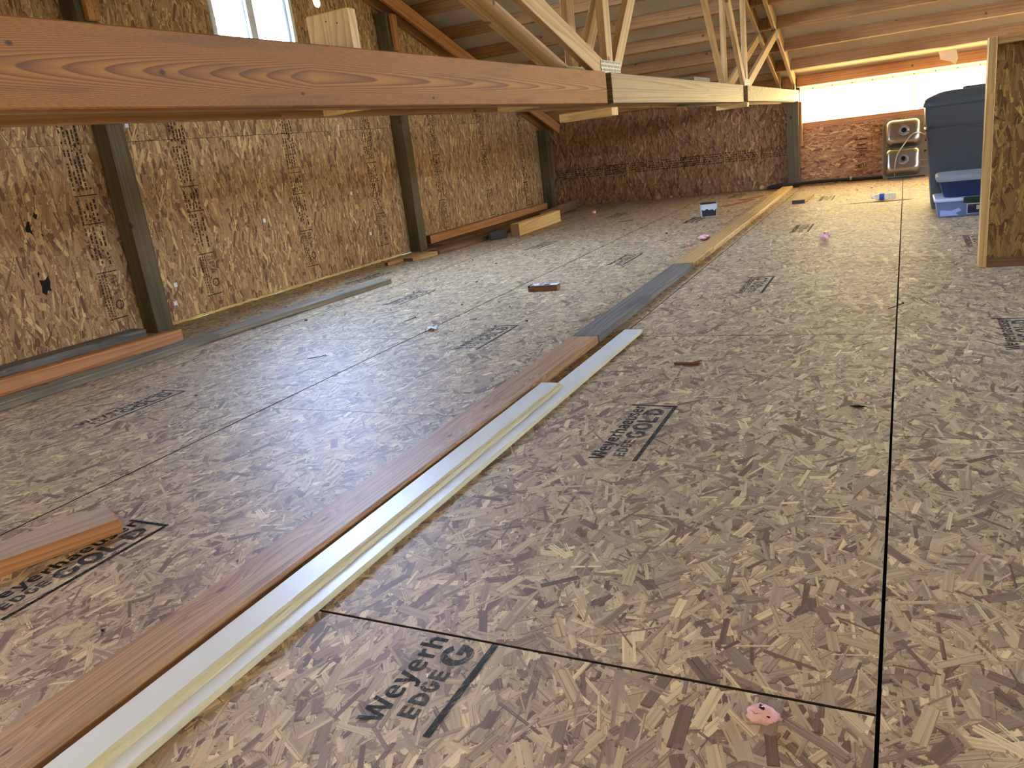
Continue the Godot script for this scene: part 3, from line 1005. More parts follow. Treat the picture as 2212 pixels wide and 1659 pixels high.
	for k in zz.size() - 1:
		var hole := false
		for w in fill_window_z:
			hole = hole or is_equal_approx(w[0], zz[k])
		var za: float = zz[k]
		var zb: float = zz[k + 1]
		for q in ([[-0.2, 1.2], [2.0, -1.0]] if hole else [[-0.2, -1.0]]):
			var sr := begin()
			var ya: float = q[1] if q[1] > 0 else deck(za) + 0.03
			var yb: float = q[1] if q[1] > 0 else deck(zb) + 0.03
			add_prism(sr, PackedVector2Array([Vector2(za, q[0]), Vector2(zb, q[0]), Vector2(zb, yb), Vector2(za, ya)]), e1, e2, Vector3(XR, 0, 0), Vector3(0.1, 0, 0))
			put("osb_panel", sr.commit(), M.wall_osb, wr)
	for k in fill_window_z.size():
		var w3 := struct_node("window_%d" % (k + 3), "unseen window added in the right gable wall for fill light", "window")
		var a0: float = fill_window_z[k][0]
		var a1: float = fill_window_z[k][1]
		for q in [[1.2, 1.25, a0, a1], [1.95, 2.0, a0, a1], [1.25, 1.95, a0, a0 + 0.05], [1.25, 1.95, a1 - 0.05, a1]]:
			block("frame", Vector3(XR + 0.02, q[0], q[2]), Vector3(XR + 0.08, q[1], q[3]), M.vinyl, w3, 0.004)
		block("pane", Vector3(XR + 0.05, 1.25, a0 + 0.05), Vector3(XR + 0.054, 1.95, a1 - 0.05), M.glass, w3, 0.0002)

# ---------------------------------------------------------------- roof
func build_roof() -> void:
	var ce := struct_node("ceiling", "sloped roof underside with pale liner between brown purlins", "ceiling")
	var slope := Vector3(0, 1, 3).normalized()      # far slope, rising towards +z
	for side in [-1, 1]:
		var zt := ZF - 0.12 if side < 0 else ZN + 0.12
		var a := Vector3(0, deck(zt) + 0.02, zt)
		var b := Vector3(0, deck(RIDGE) + 0.02, RIDGE)
		var d := (b - a)
		var up := Vector3(0, absf(d.z), d.y * (1 if side > 0 else -1) ).normalized()
		if up.dot(Vector3.UP) < 0:
			up = -up
		up = Vector3.RIGHT.cross(d.normalized())
		if up.y < 0:
			up = -up
		# liner sheets, 1.6 m wide, lapped
		var x := XL
		while x < XR - 0.01:
			var x1 := minf(x + 1.62, XR)
			var st := begin()
			add_board(st, Vector3((x + x1) * 0.5, 0, 0) + (a + b) * 0.5 + up * 0.004, Vector3(x1 - x, 0.006, d.length()), Basis(Vector3.RIGHT, up, Vector3.RIGHT.cross(up)), 0.001, 1.2, 1.2, Vector2(x, 0), 2)
			put("roof_liner", st.commit(), M.liner, ce)
			x = x1 + 0.0
		var st2 := begin()
		add_board(st2, Vector3(0, 0, 0) + (a + b) * 0.5 + up * 0.05, Vector3(XR - XL + 0.3, 0.08, d.length() + 0.02), Basis(Vector3.RIGHT, up, Vector3.RIGHT.cross(up)), 0.001)
		put("roof_shell", st2.commit(), M.shell, ce)
		# purlins on edge every 0.61 m up the slope, hung in the bays between the trusses
		var n := 0
		while true:
			var z := -11.43 + 0.578 * n if side < 0 else -0.17 - 0.578 * n
			if (side < 0 and z > RIDGE - 0.05) or (side > 0 and z < RIDGE + 0.05):
				break
			rng.seed = 900 + n * 3 + side
			for bay in [[XL, -1.506], [-1.464, -1.328], [-1.286, XR]]:
				var m = M.orange if n == 0 and side < 0 else M.fir
				put("purlin", board_mesh(Vector3(bay[1] - bay[0] - 0.002, 0.138, 0.038), 0.002), m, ce, Transform3D(Basis(Vector3.RIGHT, up, Vector3.RIGHT.cross(up)), Vector3((bay[0] + bay[1]) * 0.5, deck(z) - 0.0725 + 0.014, z)))
			n += 1
	# flap of torn liner hanging over the lowest bay
	var st3 := begin()
	var fo := Vector3(0.42, 1.425, -11.05)
	var P := [Vector3(-0.10, 0.0, 0), Vector3(0.08, 0.01, 0.0), Vector3(0.10, -0.10, 0.03), Vector3(0.075, -0.17, 0.05), Vector3(0.03, -0.13, 0.06), Vector3(-0.08, -0.09, 0.05)]
	for k in range(1, 5):
		var nn: Vector3 = (P[k] - P[0]).cross(P[k + 1] - P[0]).normalized()
		tri(st3, fo + P[0], fo + P[k], fo + P[k + 1], Vector2.ZERO, Vector2.ZERO, Vector2.ZERO, nn)
		tri(st3, fo + P[0] + nn * 0.002, fo + P[k] + nn * 0.002, fo + P[k + 1] + nn * 0.002, Vector2.ZERO, Vector2.ZERO, Vector2.ZERO, -nn)
	put("torn_flap", st3.commit(), M.film, ce)

# ---------------------------------------------------------------- trusses, posts
func build_truss(x0: float, label: String) -> Node3D:
	# plane from x0 to x0 - 0.038
	var t := thing("roof_truss", label, "truss", Vector3(x0 - 0.019, 0, 0), "paired roof trusses over the loft")
	var yb := 1.155
	block("bottom_chord", Vector3(-0.019, 1.085, -11.33), Vector3(0.019, 1.225, -0.12), M.fir, t)
	var side := Vector3(1, 0, 0)
	for s in [-1, 1]:
		var ze := -11.33 if s < 0 else -0.15
		var dn := 0.0775
		stick("top_chord", Vector3(0, deck(ze) - dn, ze), Vector3(0, deck(RIDGE) - dn, RIDGE), 0.138, 0.037, side, M.pine, t)
		var pz := -7.72 if s < 0 else -3.9
		stick("web", Vector3(0, 1.235, pz), Vector3(0, deck(pz) - 0.15, pz), 0.089, 0.036, side, M.pine, t)
		var k := 1.0 if s < 0 else -1.0
		stick("web", Vector3(0, 1.24, pz + 0.09 * k), Vector3(0, deck(RIDGE) - 0.2, RIDGE - 0.07 * k), 0.089, 0.034, side, M.pine, t)
		var ez := pz - 2.0 * k
		stick("web", Vector3(0, 1.24, pz - 0.1 * k), Vector3(0, deck(ez) - 0.155, ez), 0.089, 0.034, side, M.pine, t)
		for sx in [-1.0, 1.0]:
			block("gusset_plate", Vector3(0.0193 * sx, 1.11, pz - 0.145), Vector3(0.0205 * sx, 1.285, pz + 0.145), M.plate, t, 0.0002, 0.29, 0.175, Vector2.ZERO, 2)
			block("gusset_plate", Vector3(0.0193 * sx, deck(ez) - 0.21, ez - 0.05), Vector3(0.0205 * sx, deck(ez) - 0.1, ez + 0.1), M.galv, t, 0.0002)
		block("gusset_plate", Vector3(0.0193, 1.12, ze - 0.0), Vector3(0.0205, 1.29, ze + 0.13), M.galv, t, 0.0002)
	return t

func build_trusses() -> void:
	var near := build_truss(-1.288, "near roof truss of the pair, its long low chord scabbed with three boards")
	# scab boards nailed over the near chord, in truss space (x centre -1.307)
	var sx := 0.0195
	var nb := block("scab_board", Vector3(sx, 1.085, -3.70), Vector3(sx + 0.038, 1.225, -0.15), M.chord_near, near, 0.003, 3.55, 0.14, Vector2(0.5, 0.0), 2)
	nb.set_meta("label", "reddish fir board with oval grain")
	block("scab_board", Vector3(sx, 1.085, -7.28), Vector3(sx + 0.038, 1.225, -3.78), M.scab, near, 0.003, 3.6, 0.14, Vector2(0.5, 0), 2)
	block("scab_board", Vector3(sx, 1.09, -11.33), Vector3(sx + 0.038, 1.225, -7.50), M.wall_osb_pale, near, 0.003, 1.22, 0.6)
	build_truss(-1.466, "far roof truss of the pair, behind the near truss and its scab boards")
	# spacers and cleats between the pair
	var xa := -1.464
	var xb := -1.328
	var a := thing("spacer_block", "pale pine block standing up between the trusses in front of the window", "wood block", Vector3(-1.396, 1.085, -1.89))
	block("plank", Vector3(-0.072, 0.0, -0.02), Vector3(0.068, 0.258, 0.02), M.pale, a, 0.003, 0.8, 0.2, null, 1)
	var s1 := begin()
	for q in [[-0.005, 0.235], [0.03, 0.225], [0.015, 0.155], [0.035, 0.15]]:
		lathe(s1, [Vector2(0.0, 0.001), Vector2(0.0022, 0.0)], 8, Transform3D(Basis(Vector3.RIGHT, Vector3(0, 0, 1), Vector3(0, -1, 0)), Vector3(q[0], q[1], 0.0202)))
	put("nail_head", s1.commit(), M.nail, a.get_node("plank"), a.get_node("plank").transform.affine_inverse()).set_meta("kind", "stuff")
	var b := thing("spacer_block", "pale short block showing under the chords left of the first hanging cleat", "wood block", Vector3(-1.396, 1.083, -3.02))
	block("plank", Vector3(-0.066, 0.0, -0.06), Vector3(0.066, 0.04, 0.06), M.pale, b, 0.003, 0.8, 0.2)
	var c := thing("spacer_block", "grey block poking above the yellow scab board between the trusses", "wood block", Vector3(-1.396, 1.085, -6.1))
	block("plank", Vector3(-0.064, 0.0, -0.26), Vector3(0.064, 0.185, 0.26), M.grey, c, 0.003)
	# cleats nailed under the chords
	var d := thing("hanging_cleat", "pale square-ended cleat hanging under the chord joint with the metal plate", "wood cleat", Vector3(-1.30, 1.046, -3.63))
	block("plank", Vector3(-0.155, -0.02, -0.045), Vector3(0.105, 0.018, 0.045), M.pale, d, 0.003, 0.8, 0.2)
	var e := thing("hanging_cleat", "pale cleat under the farther chord joint above the pink wire hook", "wood cleat", Vector3(-1.33, 1.064, -7.35))
	block("plank", Vector3(-0.16, -0.02, -0.045), Vector3(0.105, 0.018, 0.045), M.pale, e, 0.003, 0.8, 0.2)
	# wire hook hanging from the cleat
	var pts := []
	for k in 5:
		pts.append(Vector3(0.004, 0.0 - k * 0.008, 0))
	for k in 16:
		var an := PI * 0.35 - TAU * 0.8 * k / 15.0
		pts.append(Vector3(-0.004 + 0.036 * cos(an), -0.085 + 0.05 * sin(an), 0.0))
	var sh := begin()
	tube(sh, pts, 0.0024, 6)
	var hk := put("wire_hook", sh.commit(), M.wire, self, Transform3D(Basis.IDENTITY, Vector3(-1.30, 1.046, -7.18)))
	tag(hk, "pink wire hook hanging under the far cleat in front of the dark wall", "hook")

	# posts on the left wall
	var plab := ["dark treated timber post nearest the viewer on the left wall", "dark treated timber post between the two rows of wall print, middle of the left wall", "dark treated timber post in the shadowed far left corner"]
	var pz := [-3.74, -7.27, -11.02]
	for k in 3:
		var p := thing("timber_post", plab[k], "post", Vector3(-4.779, 0, pz[k] - 0.07), "treated posts along the left wall")
		var top: float = minf(deck(pz[k] - 0.14), deck(pz[k])) - 0.315
		block("shaft", Vector3(-0.0695, 0.001, -0.07), Vector3(0.0695, top, 0.07), M.treated, p, 0.004, 2.4, 0.3, null, 1)
		# strut cleat on the post face, under the rafter
		if k < 2:
			var zb := -0.07 - 0.045
			block("cleat", Vector3(0.0715, 2.05, -0.07), Vector3(0.109, top - 0.02, 0.02), M.orange, p, 0.003, 2.4, 0.3, null, 1)
			var sn := begin()
			rng.seed = 40 + k
			for q in 10:
				lathe(sn, [Vector2(0.0, 0.001), Vector2(0.003, 0.0)], 6, Transform3D(Basis(Vector3(0, 1, 0), Vector3(1, 0, 0), Vector3(0, 0, 1)), Vector3(0.1092, rng.randf_range(2.08, minf(top - 0.05, 2.5)), rng.randf_range(-0.06, 0.01))))
			put("nail_head", sn.commit(), M.nail, p).set_meta("kind", "stuff")
		else:
			block("cleat", Vector3(0.0715, 0.45, -0.07), Vector3(0.109, 0.98, 0.02), M.brown, p, 0.003, 2.4, 0.3, null, 1)
	# doubled gable rafters
	for g in [[-4.668, M.orange, "orange gable rafter sloping down in front of the posts to the far left corner"], [-4.827, M.fir, "dark gable rafter flat against the left wall behind the posts"]]:
		var r := thing("gable_rafter", g[2], "rafter", Vector3(g[0], 0, 0), "rafters of the left gable")
		for s in [-1, 1]:
			var ze := -11.44 if s < 0 else 0.2
			var dn := 0.085 + 0.148
			stick("board", Vector3(0, deck(ze) - dn, ze), Vector3(0, deck(RIDGE) - dn, RIDGE), 0.14, 0.037, Vector3(1, 0, 0), g[1], r)
	# far eave post
	var fp := thing("timber_post", "olive treated post on the far wall where the translucent strip begins", "post", Vector3(-1.336, 0, -11.42), "treated posts along the far wall")
	block("shaft", Vector3(-0.074, 0.001, -0.08), Vector3(0.074, 1.20, 0.075), M.treated, fp, 0.004, 2.4, 0.3, null, 1)
	var br := block("cleat", Vector3(0.075, 0.52, -0.06), Vector3(0.11, 1.08, 0.03), M.fir, fp, 0.003, 2.4, 0.3, null, 1)
	br.set_meta("label", "reddish board on the post side")

# ---------------------------------------------------------------- lumber on the floor
func lay(called: String, label: String, p: Vector3, q: Vector3, w: float, h: float, m: Material, group := "", endm: Material = null, bev := 0.003, cat := "board", tu := 2.4, tv := 0.3) -> Node3D:
	# p, q: centre line on the floor (bottom), near end first
	var o := thing(called, label, cat, (p + q) * 0.5, group, stick_basis(p, q, Vector3.UP))
	# local x = along, z = up
	var L := p.distance_to(q)
	var st := begin()
	add_board(st, Vector3(0, 0, h * 0.5 + 0.0006), Vector3(L, w, h), Basis.IDENTITY, bev, tu, tv, Vector2(0.5, 0) if tu > 2.9 or tv < 0.2 else Vector2(rng.randf(), rng.randf()), 0)
	put("body", st.commit(), m, o)
	if endm:
		for s in [-1.0, 1.0]:
			var se := begin()
			add_board(se, Vector3(s * L * 0.5, 0, h * 0.5 + 0.0006), Vector3(0.0016, w - bev * 2, h - bev * 2), Basis.IDENTITY, 0.0004)
			put("end_grain", se.commit(), endm, o)
	return o

func build_floor_lumber() -> void:
	rng.seed = 201
	var g := "planks laid end to end down the loft"
	lay("floor_plank", "knotty reddish-tan plank, nearest of the four laid end to end beside the white trim", Vector3(-1.385, 0, -0.12), Vector3(-1.368, 0, -3.418), 0.14, 0.038, M.tan, g, null, 0.004, "plank", 3.3, 0.14)
	lay("floor_plank", "weathered grey plank, second of the four laid end to end", Vector3(-1.368, 0, -3.424), Vector3(-1.376, 0, -5.41), 0.14, 0.038, M.grey, g, null, 0.004, "plank")
	var c := lay("floor_plank", "straw coloured plank with chewed bright edge, third of the four laid end to end", Vector3(-1.376, 0, -5.416), Vector3(-1.376, 0, -8.31), 0.14, 0.038, M.tan_pale, g, null, 0.004, "plank")
	# chipped edge: splinters proud of the right-hand side
	rng.seed = 33
	var st := begin()
	for k in 60:
		var x := rng.randf_range(-1.4, 1.4)
		add_board(st, Vector3(x, -0.0705, rng.randf_range(0.012, 0.03)), Vector3(rng.randf_range(0.02, 0.07), 0.003, rng.randf_range(0.008, 0.02)), Basis(Vector3.BACK, rng.randf_range(-0.2, 0.2)), 0.0008)
	put("splintered_edge", st.commit(), M.pale, c).set_meta("kind", "stuff")
	lay("floor_plank", "yellow pine plank, farthest of the four, ending at the black pipe", Vector3(-1.378, 0, -8.318), Vector3(-1.40, 0, -11.25), 0.13, 0.036, M.pale, g, null, 0.004, "plank")
	# primed trim boards
	var t1 := thing("trim_board", "flat white trim board lying lowest on the floor, its end farthest out", "trim", Vector3(-1.198, 0, -1.9), "white primed trim boards", Basis(Vector3.UP, -0.0065))
	var st1 := begin()
	add_board(st1, Vector3(0, 0.0085, 0), Vector3(0.093, 0.016, 3.44), Basis(Vector3.UP, 0.0), 0.002)
	put("body", st1.commit(), M.primed, t1)
	var st1b := begin()
	add_board(st1b, Vector3(0, 0.0170, 0), Vector3(0.090, 0.0012, 3.438), Basis.IDENTITY, 0.0004)
	put("painted_face", st1b.commit(), M.white_paint, t1)
	var t2 := thing("trim_board", "white moulded trim board resting on the other and leaning to the tan plank", "trim", Vector3(-1.242, 0.0178, -1.46), "white primed trim boards")
	# moulded section extruded along z
	var prof := PackedVector2Array([Vector2(-0.045, 0.0), Vector2(0.046, 0.0), Vector2(0.046, 0.004), Vector2(0.040, 0.009), Vector2(0.034, 0.0105), Vector2(0.028, 0.015), Vector2(-0.042, 0.015), Vector2(-0.045, 0.012)])
	var st2 := begin()
	add_prism(st2, prof, Vector3.RIGHT, Vector3.UP, Vector3(0, 0, -1.25), Vector3(0, 0, 2.6))
	put("body", st2.commit(), M.primed, t2)
	var st3 := begin()
	add_board(st3, Vector3(-0.007, 0.0153, 0.05), Vector3(0.074, 0.0010, 2.598), Basis.IDENTITY, 0.0003)
	put("painted_face", st3.commit(), M.white_paint, t2)
	# short board at the left edge of the picture
	lay("floor_board", "short orange board, its top tinted grey as by sky light, lying across the printed floor sheet", Vector3(-2.33, 0, -0.86), Vector3(-2.105, 0, -1.36), 0.155, 0.044, M.orange, "", M.orange, 0.003)
	var sb := get_node("floor_board")
	var sl := begin()
	add_board(sl, Vector3(0, 0, 0.0447), Vector3(0.54, 0.148, 0.0008), Basis.IDENTITY, 0.0003, 0.6, 0.3, Vector2.ZERO, 0)
	put("sky_tint_face", sl.commit(), M.sky_tint_top, sb)  # thin grey-tan layer: sky reflection painted onto the orange board top
	# block with blue print
	var bb := thing("printed_block", "short tan wood block with a white printed top and blue marks", "wood block", Vector3(-2.18, 0, -4.80), "", Basis(Vector3.UP, 0.06))
	block("body", Vector3(-0.105, 0.0006, -0.04), Vector3(0.105, 0.040, 0.03), M.brown_light, bb, 0.002)
	block("printed_top", Vector3(-0.104, 0.040, -0.039), Vector3(0.104, 0.0408, 0.029), M.paper, bb, 0.0003)
	for q in [[-0.103, -0.085, -0.038, 0.03], [-0.03, -0.018, -0.03, 0.02], [-0.012, -0.004, -0.03, 0.02], [0.006, 0.05, -0.02, 0.024], [-0.08, -0.06, 0.01, 0.028]]:
		block("blue_mark", Vector3(q[0], 0.0407, q[2]), Vector3(q[1], 0.0414, q[3]), M.blue_ink, bb, 0.0002)
	block("blue_mark", Vector3(-0.104, 0.026, 0.0298), Vector3(-0.09, 0.040, 0.0306), M.blue_ink, bb, 0.0002)
	# 2x offcut near the far post
	lay("wood_offcut", "short pine offcut with a dark end lying right of the plank line", Vector3(-1.04, 0, -9.22), Vector3(-1.01, 0, -9.92), 0.135, 0.038, M.pine, "", M.end_grey, 0.003, "wood offcut")

func build_wall_lumber() -> void:
	rng.seed = 401
	lay("wall_board", "long weathered grey board lying flat, outermost of the near pile by the left wall", Vector3(-4.14, 0, -1.3), Vector3(-3.888, 0, -5.38), 0.14, 0.038, M.grey_green, "", M.end_grey, 0.003)
	lay("wall_board", "orange timber on edge between the grey boards at the left wall", Vector3(-4.46, 0, -1.6), Vector3(-4.245, 0, -3.52), 0.085, 0.085, M.orange, "", M.orange, 0.004)
	lay("wall_board", "half brown half grey timber against the left wall in front of the first post", Vector3(-4.68, 0, -1.6), Vector3(-4.56, 0, -3.48), 0.15, 0.10, M.grey, "", M.end_grey, 0.006)
	lay("wood_offcut", "small orange offcut, nearest of the row along the left wall past the middle post", Vector3(-4.527, 0, -6.33), Vector3(-4.50, 0, -6.63), 0.045, 0.036, M.orange, "offcuts along the left wall", M.end_grain, 0.003, "wood offcut")
	lay("wood_offcut", "pale tan offcut between the small orange one and the brown plank", Vector3(-4.43, 0, -6.56), Vector3(-4.36, 0, -6.93), 0.15, 0.038, M.pine, "offcuts along the left wall", M.end_grain, 0.003, "wood offcut")
	lay("wall_board", "brown flat plank behind the tan offcut by the left wall", Vector3(-4.355, 0, -6.95), Vector3(-4.22, 0, -9.2), 0.15, 0.045, M.brown, "", M.end_grain, 0.003)
	lay("wall_board", "wide dark board under the stacked orange lumber along the left wall", Vector3(-4.70, 0, -7.50), Vector3(-4.70, 0, -10.9), 0.26, 0.042, M.brown, "", null, 0.003)
	for k in 2:
		lay("wall_board", ["lower orange board of the two stacked against the far left wall", "upper orange board of the two stacked against the far left wall"][k], Vector3(-4.79, 0.0428 + 0.045 * k, -7.55), Vector3(-4.79, 0.0428 + 0.045 * k, -10.9), 0.09, 0.044, M.orange, "orange boards stacked by the left wall", M.end_grain, 0.003)
	lay("timber_stub", "dark grey square timber stub lying beside the pale beam", Vector3(-4.155, 0.0, -7.84), Vector3(-4.03, 0.0, -8.0), 0.09, 0.09, M.end_grey_tex, "", M.end_grey, 0.01, "timber")
	lay("pale_beam", "pale yellow beam offcut standing on edge on the far left floor", Vector3(-3.93, 0, -8.05), Vector3(-3.96, 0, -9.35), 0.105, 0.14, M.pale, "", M.pine_end, 0.003, "beam")
	lay("wall_board", "dark brown board on edge behind the pale beam near the far corner", Vector3(-4.25, 0, -9.5), Vector3(-4.42, 0, -11.2), 0.045, 0.12, M.brown, "", null, 0.003)

# ---------------------------------------------------------------- far right corner
func build_far_corner() -> void:
	# black pipe along the far wall
	var pp := thing("drain_pipe", "black plastic pipe strapped along the foot of the far wall", "pipe", Vector3(-1.0, 0.0, -11.40))
	var st := begin()
	var pts := []
	var rad := []
	for k in 24:
		var f := k / 23.0
		pts.append(Vector3(lerpf(-0.42, 1.9, f), 0.052 - 0.012 * f + 0.006 * sin(f * 9.0), 0.085 + (0.10 * pow(maxf(0.0, 1.0 - f * 4.0), 2.0))))
		rad.append(0.026)
	tube(st, pts, 0.026, 14, true, rad)
	put("tube", st.commit(), M.black_pipe, pp)
	var sb := begin()
	tube(sb, [Vector3(-0.66, 0.035, 0.21), Vector3(-0.60, 0.042, 0.21), Vector3(-0.5, 0.05, 0.2), Vector3(-0.40, 0.052, 0.165)], 0.03, 12, true, [0.012, 0.03, 0.036, 0.033])
	put("end_boot", sb.commit(), M.black, pp)
	for x in [-0.27, 0.37]:
		var ss := begin()
		var cp := []
		for k in 11:
			var a := -0.4 + (PI + 0.8) * k / 10.0
			cp.append(Vector3(x, 0.05 + 0.031 * sin(a), 0.095 if x < 0 else 0.085) + Vector3(0, 0, 0.031 * cos(a)))
		for k in 10:
			var u := Vector3(0.011, 0, 0)
			var n: Vector3 = (cp[k] + cp[k + 1]) * 0.5 - Vector3(x, 0.05, cp[5].z)
			quad(ss, cp[k] - u, cp[k] + u, cp[k + 1] + u, cp[k + 1] - u, Vector2.ZERO, Vector2.ZERO, Vector2.ZERO, Vector2.ZERO, n.normalized())
		put("pipe_strap", ss.commit(), M.galv, pp)
	# double sink leaning with its underside out
	var lean := 0.26
	var sink := thing("double_sink", "stainless double-bowl sink leaning on the far wall, underside facing the room", "sink", Vector3(0.0, 0.008, -11.235), "", Basis(Vector3.RIGHT, -lean))
	# local y up the plate, z out of the plate
	var flat := Basis(Vector3.RIGHT, PI / 2)   # loft axis y -> z
	var sp := begin()
	loft(sp, [[-0.004, 0.0, 0.0, 0.275, 0.37, 0.03], [0.004, 0.0, 0.0, 0.275, 0.37, 0.03]])
	put("deck_plate", sp.commit(), M.steel_flat, sink, Transform3D(flat, Vector3(0.02, 0.37, 0)))
	for k in 2:
		var sbw := begin()
		loft(sbw, [[0.004, 0, 0, 0.205, 0.165, 0.06], [0.03, 0, 0, 0.198, 0.158, 0.06], [0.12, 0, 0, 0.188, 0.150, 0.06], [0.150, 0, 0, 0.180, 0.142, 0.06], [0.166, 0, 0, 0.160, 0.122, 0.055], [0.172, 0, 0, 0.135, 0.1, 0.05], [0.170, 0, 0, 0.05, 0.05, 0.045]], false, true, 6)
		put("bowl", sbw.commit(), M.steel, sink, Transform3D(flat, Vector3(-0.035, [0.545, 0.195][k], 0.0)))
		var sd := begin()
		var dx := Transform3D(flat, Vector3(-0.025, [0.55, 0.20][k], 0.168))
		lathe(sd, [Vector2(0.062, 0.0), Vector2(0.062, 0.012), Vector2(0.046, 0.016), Vector2(0.046, 0.03), Vector2(0.03, 0.03), Vector2(0.03, 0.012)], 20, dx)
		for q in 3:
			var a := 0.5 + TAU * q / 3
			lathe(sd, [Vector2(0.0, 0.03), Vector2(0.012, 0.03), Vector2(0.012, 0.0)], 8, dx.translated_local(Vector3(cos(a) * 0.055, 0, sin(a) * 0.055)))
		var fl := put("drain_flange", sd.commit(), M.galv, sink)
		var sh := begin()
		if k == 0:
			lathe(sh, [Vector2(0.0, 0.013), Vector2(0.03, 0.013)], 16, dx)
		else:
			lathe(sh, [Vector2(0.022, 0.02), Vector2(0.022, 0.085), Vector2(0.017, 0.085), Vector2(0.017, 0.06), Vector2(0.0, 0.06)], 16, dx)
		put("drain_pipe", sh.commit(), M.dark, fl)
	for e in [-1.0, 1.0]:
		block("clip_rail", Vector3(0.275 * e + 0.02 - 0.012, 0.05, 0.004), Vector3(0.275 * e + 0.02 + 0.002 * e, 0.70, 0.016), M.galv, sink, 0.001)
	block("clip_rail", Vector3(-0.2, 0.004, 0.004), Vector3(0.22, 0.016, 0.014), M.black, sink, 0.001)
	for q in [[0.215, 0.60], [0.225, 0.44], [0.222, 0.50], [0.215, 0.31]]:
		var sf := begin()
		lathe(sf, [Vector2(0.0, 0.02), Vector2(0.014, 0.02), Vector2(0.016, 0.0)], 12, Transform3D(flat, Vector3(q[0], q[1], 0.004)))
		put("faucet_nut", sf.commit(), M.black, sink)
	var hose := Curve3D.new()
	for v in [[Vector3(0.22, 0.495, 0.03), Vector3(-0.03, 0.01, 0.05)], [Vector3(0.10, 0.50, 0.19), Vector3(-0.06, -0.01, 0.02)], [Vector3(-0.045, 0.33, 0.225), Vector3(-0.05, -0.07, 0.0)], [Vector3(-0.11, 0.17, 0.215), Vector3(-0.01, -0.08, 0.0)], [Vector3(-0.12, 0.02, 0.1), Vector3(0.0, -0.04, -0.02)]]:
		hose.add_point(v[0], -v[1], v[1])
	var hs := begin()
	tube(hs, Array(hose.tessellate(4)), 0.0075, 8)
	put("supply_hose", hs.commit(), M.hose, sink)
	var loopp := []
	for k in 18:
		var a := TAU * k / 17.0 + 0.4
		loopp.append(Vector3(0.20 + 0.075 * cos(a), 0.155 + 0.045 * sin(a), 0.03 + 0.001 * k))
	var hl := begin()
	tube(hl, loopp, 0.005, 8)
	put("supply_hose", hl.commit(), M.hose, sink)

	# stacked totes and boxes
	var tz := -8.06
	var tg := "grey nested storage totes"
	var low := thing("storage_tote", "lower dark grey storage tote standing on the floor behind the clear box", "tote", Vector3(0.545, 0.0006, tz), tg)
	var s1 := begin()
	loft(s1, [[0.0, 0, 0, 0.325, 0.25, 0.06], [0.01, 0, 0, 0.335, 0.26, 0.06], [0.60, 0, 0, 0.383, 0.305, 0.06], [0.605, 0, 0, 0.392, 0.314, 0.06], [0.655, 0, 0, 0.394, 0.316, 0.06], [0.66, 0, 0, 0.386, 0.308, 0.06]])
	put("body", s1.commit(), M.tote, low)
	var s1r := begin()
	loft(s1r, [[0.655, 0, 0, 0.398, 0.32, 0.06], [0.66, 0, 0, 0.402, 0.324, 0.06], [0.675, 0, 0, 0.402, 0.324, 0.06], [0.68, 0, 0, 0.398, 0.32, 0.06]])
	put("rim", s1r.commit(), M.tote, low)
	var up := thing("storage_tote", "upper dark grey storage tote nested in the lower one, with its lid on", "tote", Vector3(0.545, 0.6818, tz), tg)
	var s2 := begin()
	loft(s2, [[0.0, 0, 0, 0.388, 0.308, 0.06], [0.02, 0, 0, 0.390, 0.31, 0.06], [0.03, 0, 0, 0.398, 0.318, 0.06], [0.165, 0, 0, 0.405, 0.325, 0.06], [0.17, 0, 0, 0.402, 0.322, 0.06]])
	put("body", s2.commit(), M.tote, up)
	var s3 := begin()
	loft(s3, [[0.17, 0, 0, 0.412, 0.332, 0.065], [0.178, 0, 0, 0.42, 0.34, 0.07], [0.20, 0, 0, 0.42, 0.34, 0.07], [0.205, 0, 0, 0.412, 0.332, 0.07], [0.225, 0, 0, 0.408, 0.328, 0.07], [0.245, 0, 0, 0.38, 0.30, 0.07], [0.275, 0, 0, 0.30, 0.23, 0.06], [0.283, 0, 0, 0.26, 0.2, 0.06], [0.287, 0, 0, 0.2, 0.15, 0.06]])
	var lidn := put("lid", s3.commit(), M.tote, up)
	var s4 := begin()
	loft(s4, [[0.284, 0, 0, 0.12, 0.03, 0.02], [0.30, 0, 0, 0.12, 0.03, 0.02], [0.305, 0, 0, 0.10, 0.02, 0.015]])
	put("handle", s4.commit(), M.tote, lidn)
	# clear blue box with green latch on the floor
	var cb := thing("storage_box", "low clear blue storage box with a green latch and a label, on the floor", "storage box", Vector3(0.555, 0.0006, -7.43))
	var c1 := begin()
	loft(c1, [[0.0, 0, 0, 0.31, 0.20, 0.03], [0.006, 0, 0, 0.315, 0.205, 0.03], [0.118, 0, 0, 0.33, 0.218, 0.03], [0.124, 0, 0, 0.335, 0.222, 0.03]])
	put("body", c1.commit(), M.clear_box, cb)
	var c2 := begin()
	loft(c2, [[0.122, 0, 0, 0.342, 0.228, 0.035], [0.128, 0, 0, 0.346, 0.232, 0.035], [0.144, 0, 0, 0.346, 0.232, 0.035], [0.150, 0, 0, 0.336, 0.222, 0.035], [0.147, 0, 0, 0.32, 0.21, 0.03]])
	put("lid", c2.commit(), M.lid_blue, cb)
	block("latch", Vector3(-0.14, 0.108, 0.226), Vector3(0.02, 0.152, 0.242), M.green, cb, 0.004)
	var card := block("label_card", Vector3(-0.115, 0.02, 0.214), Vector3(0.015, 0.098, 0.2215), M.paper, cb, 0.0006)
	under(block("label_print", Vector3(-0.110, 0.024, 0.2212), Vector3(0.010, 0.094, 0.2222), M.navy, cb, 0.0003), card)
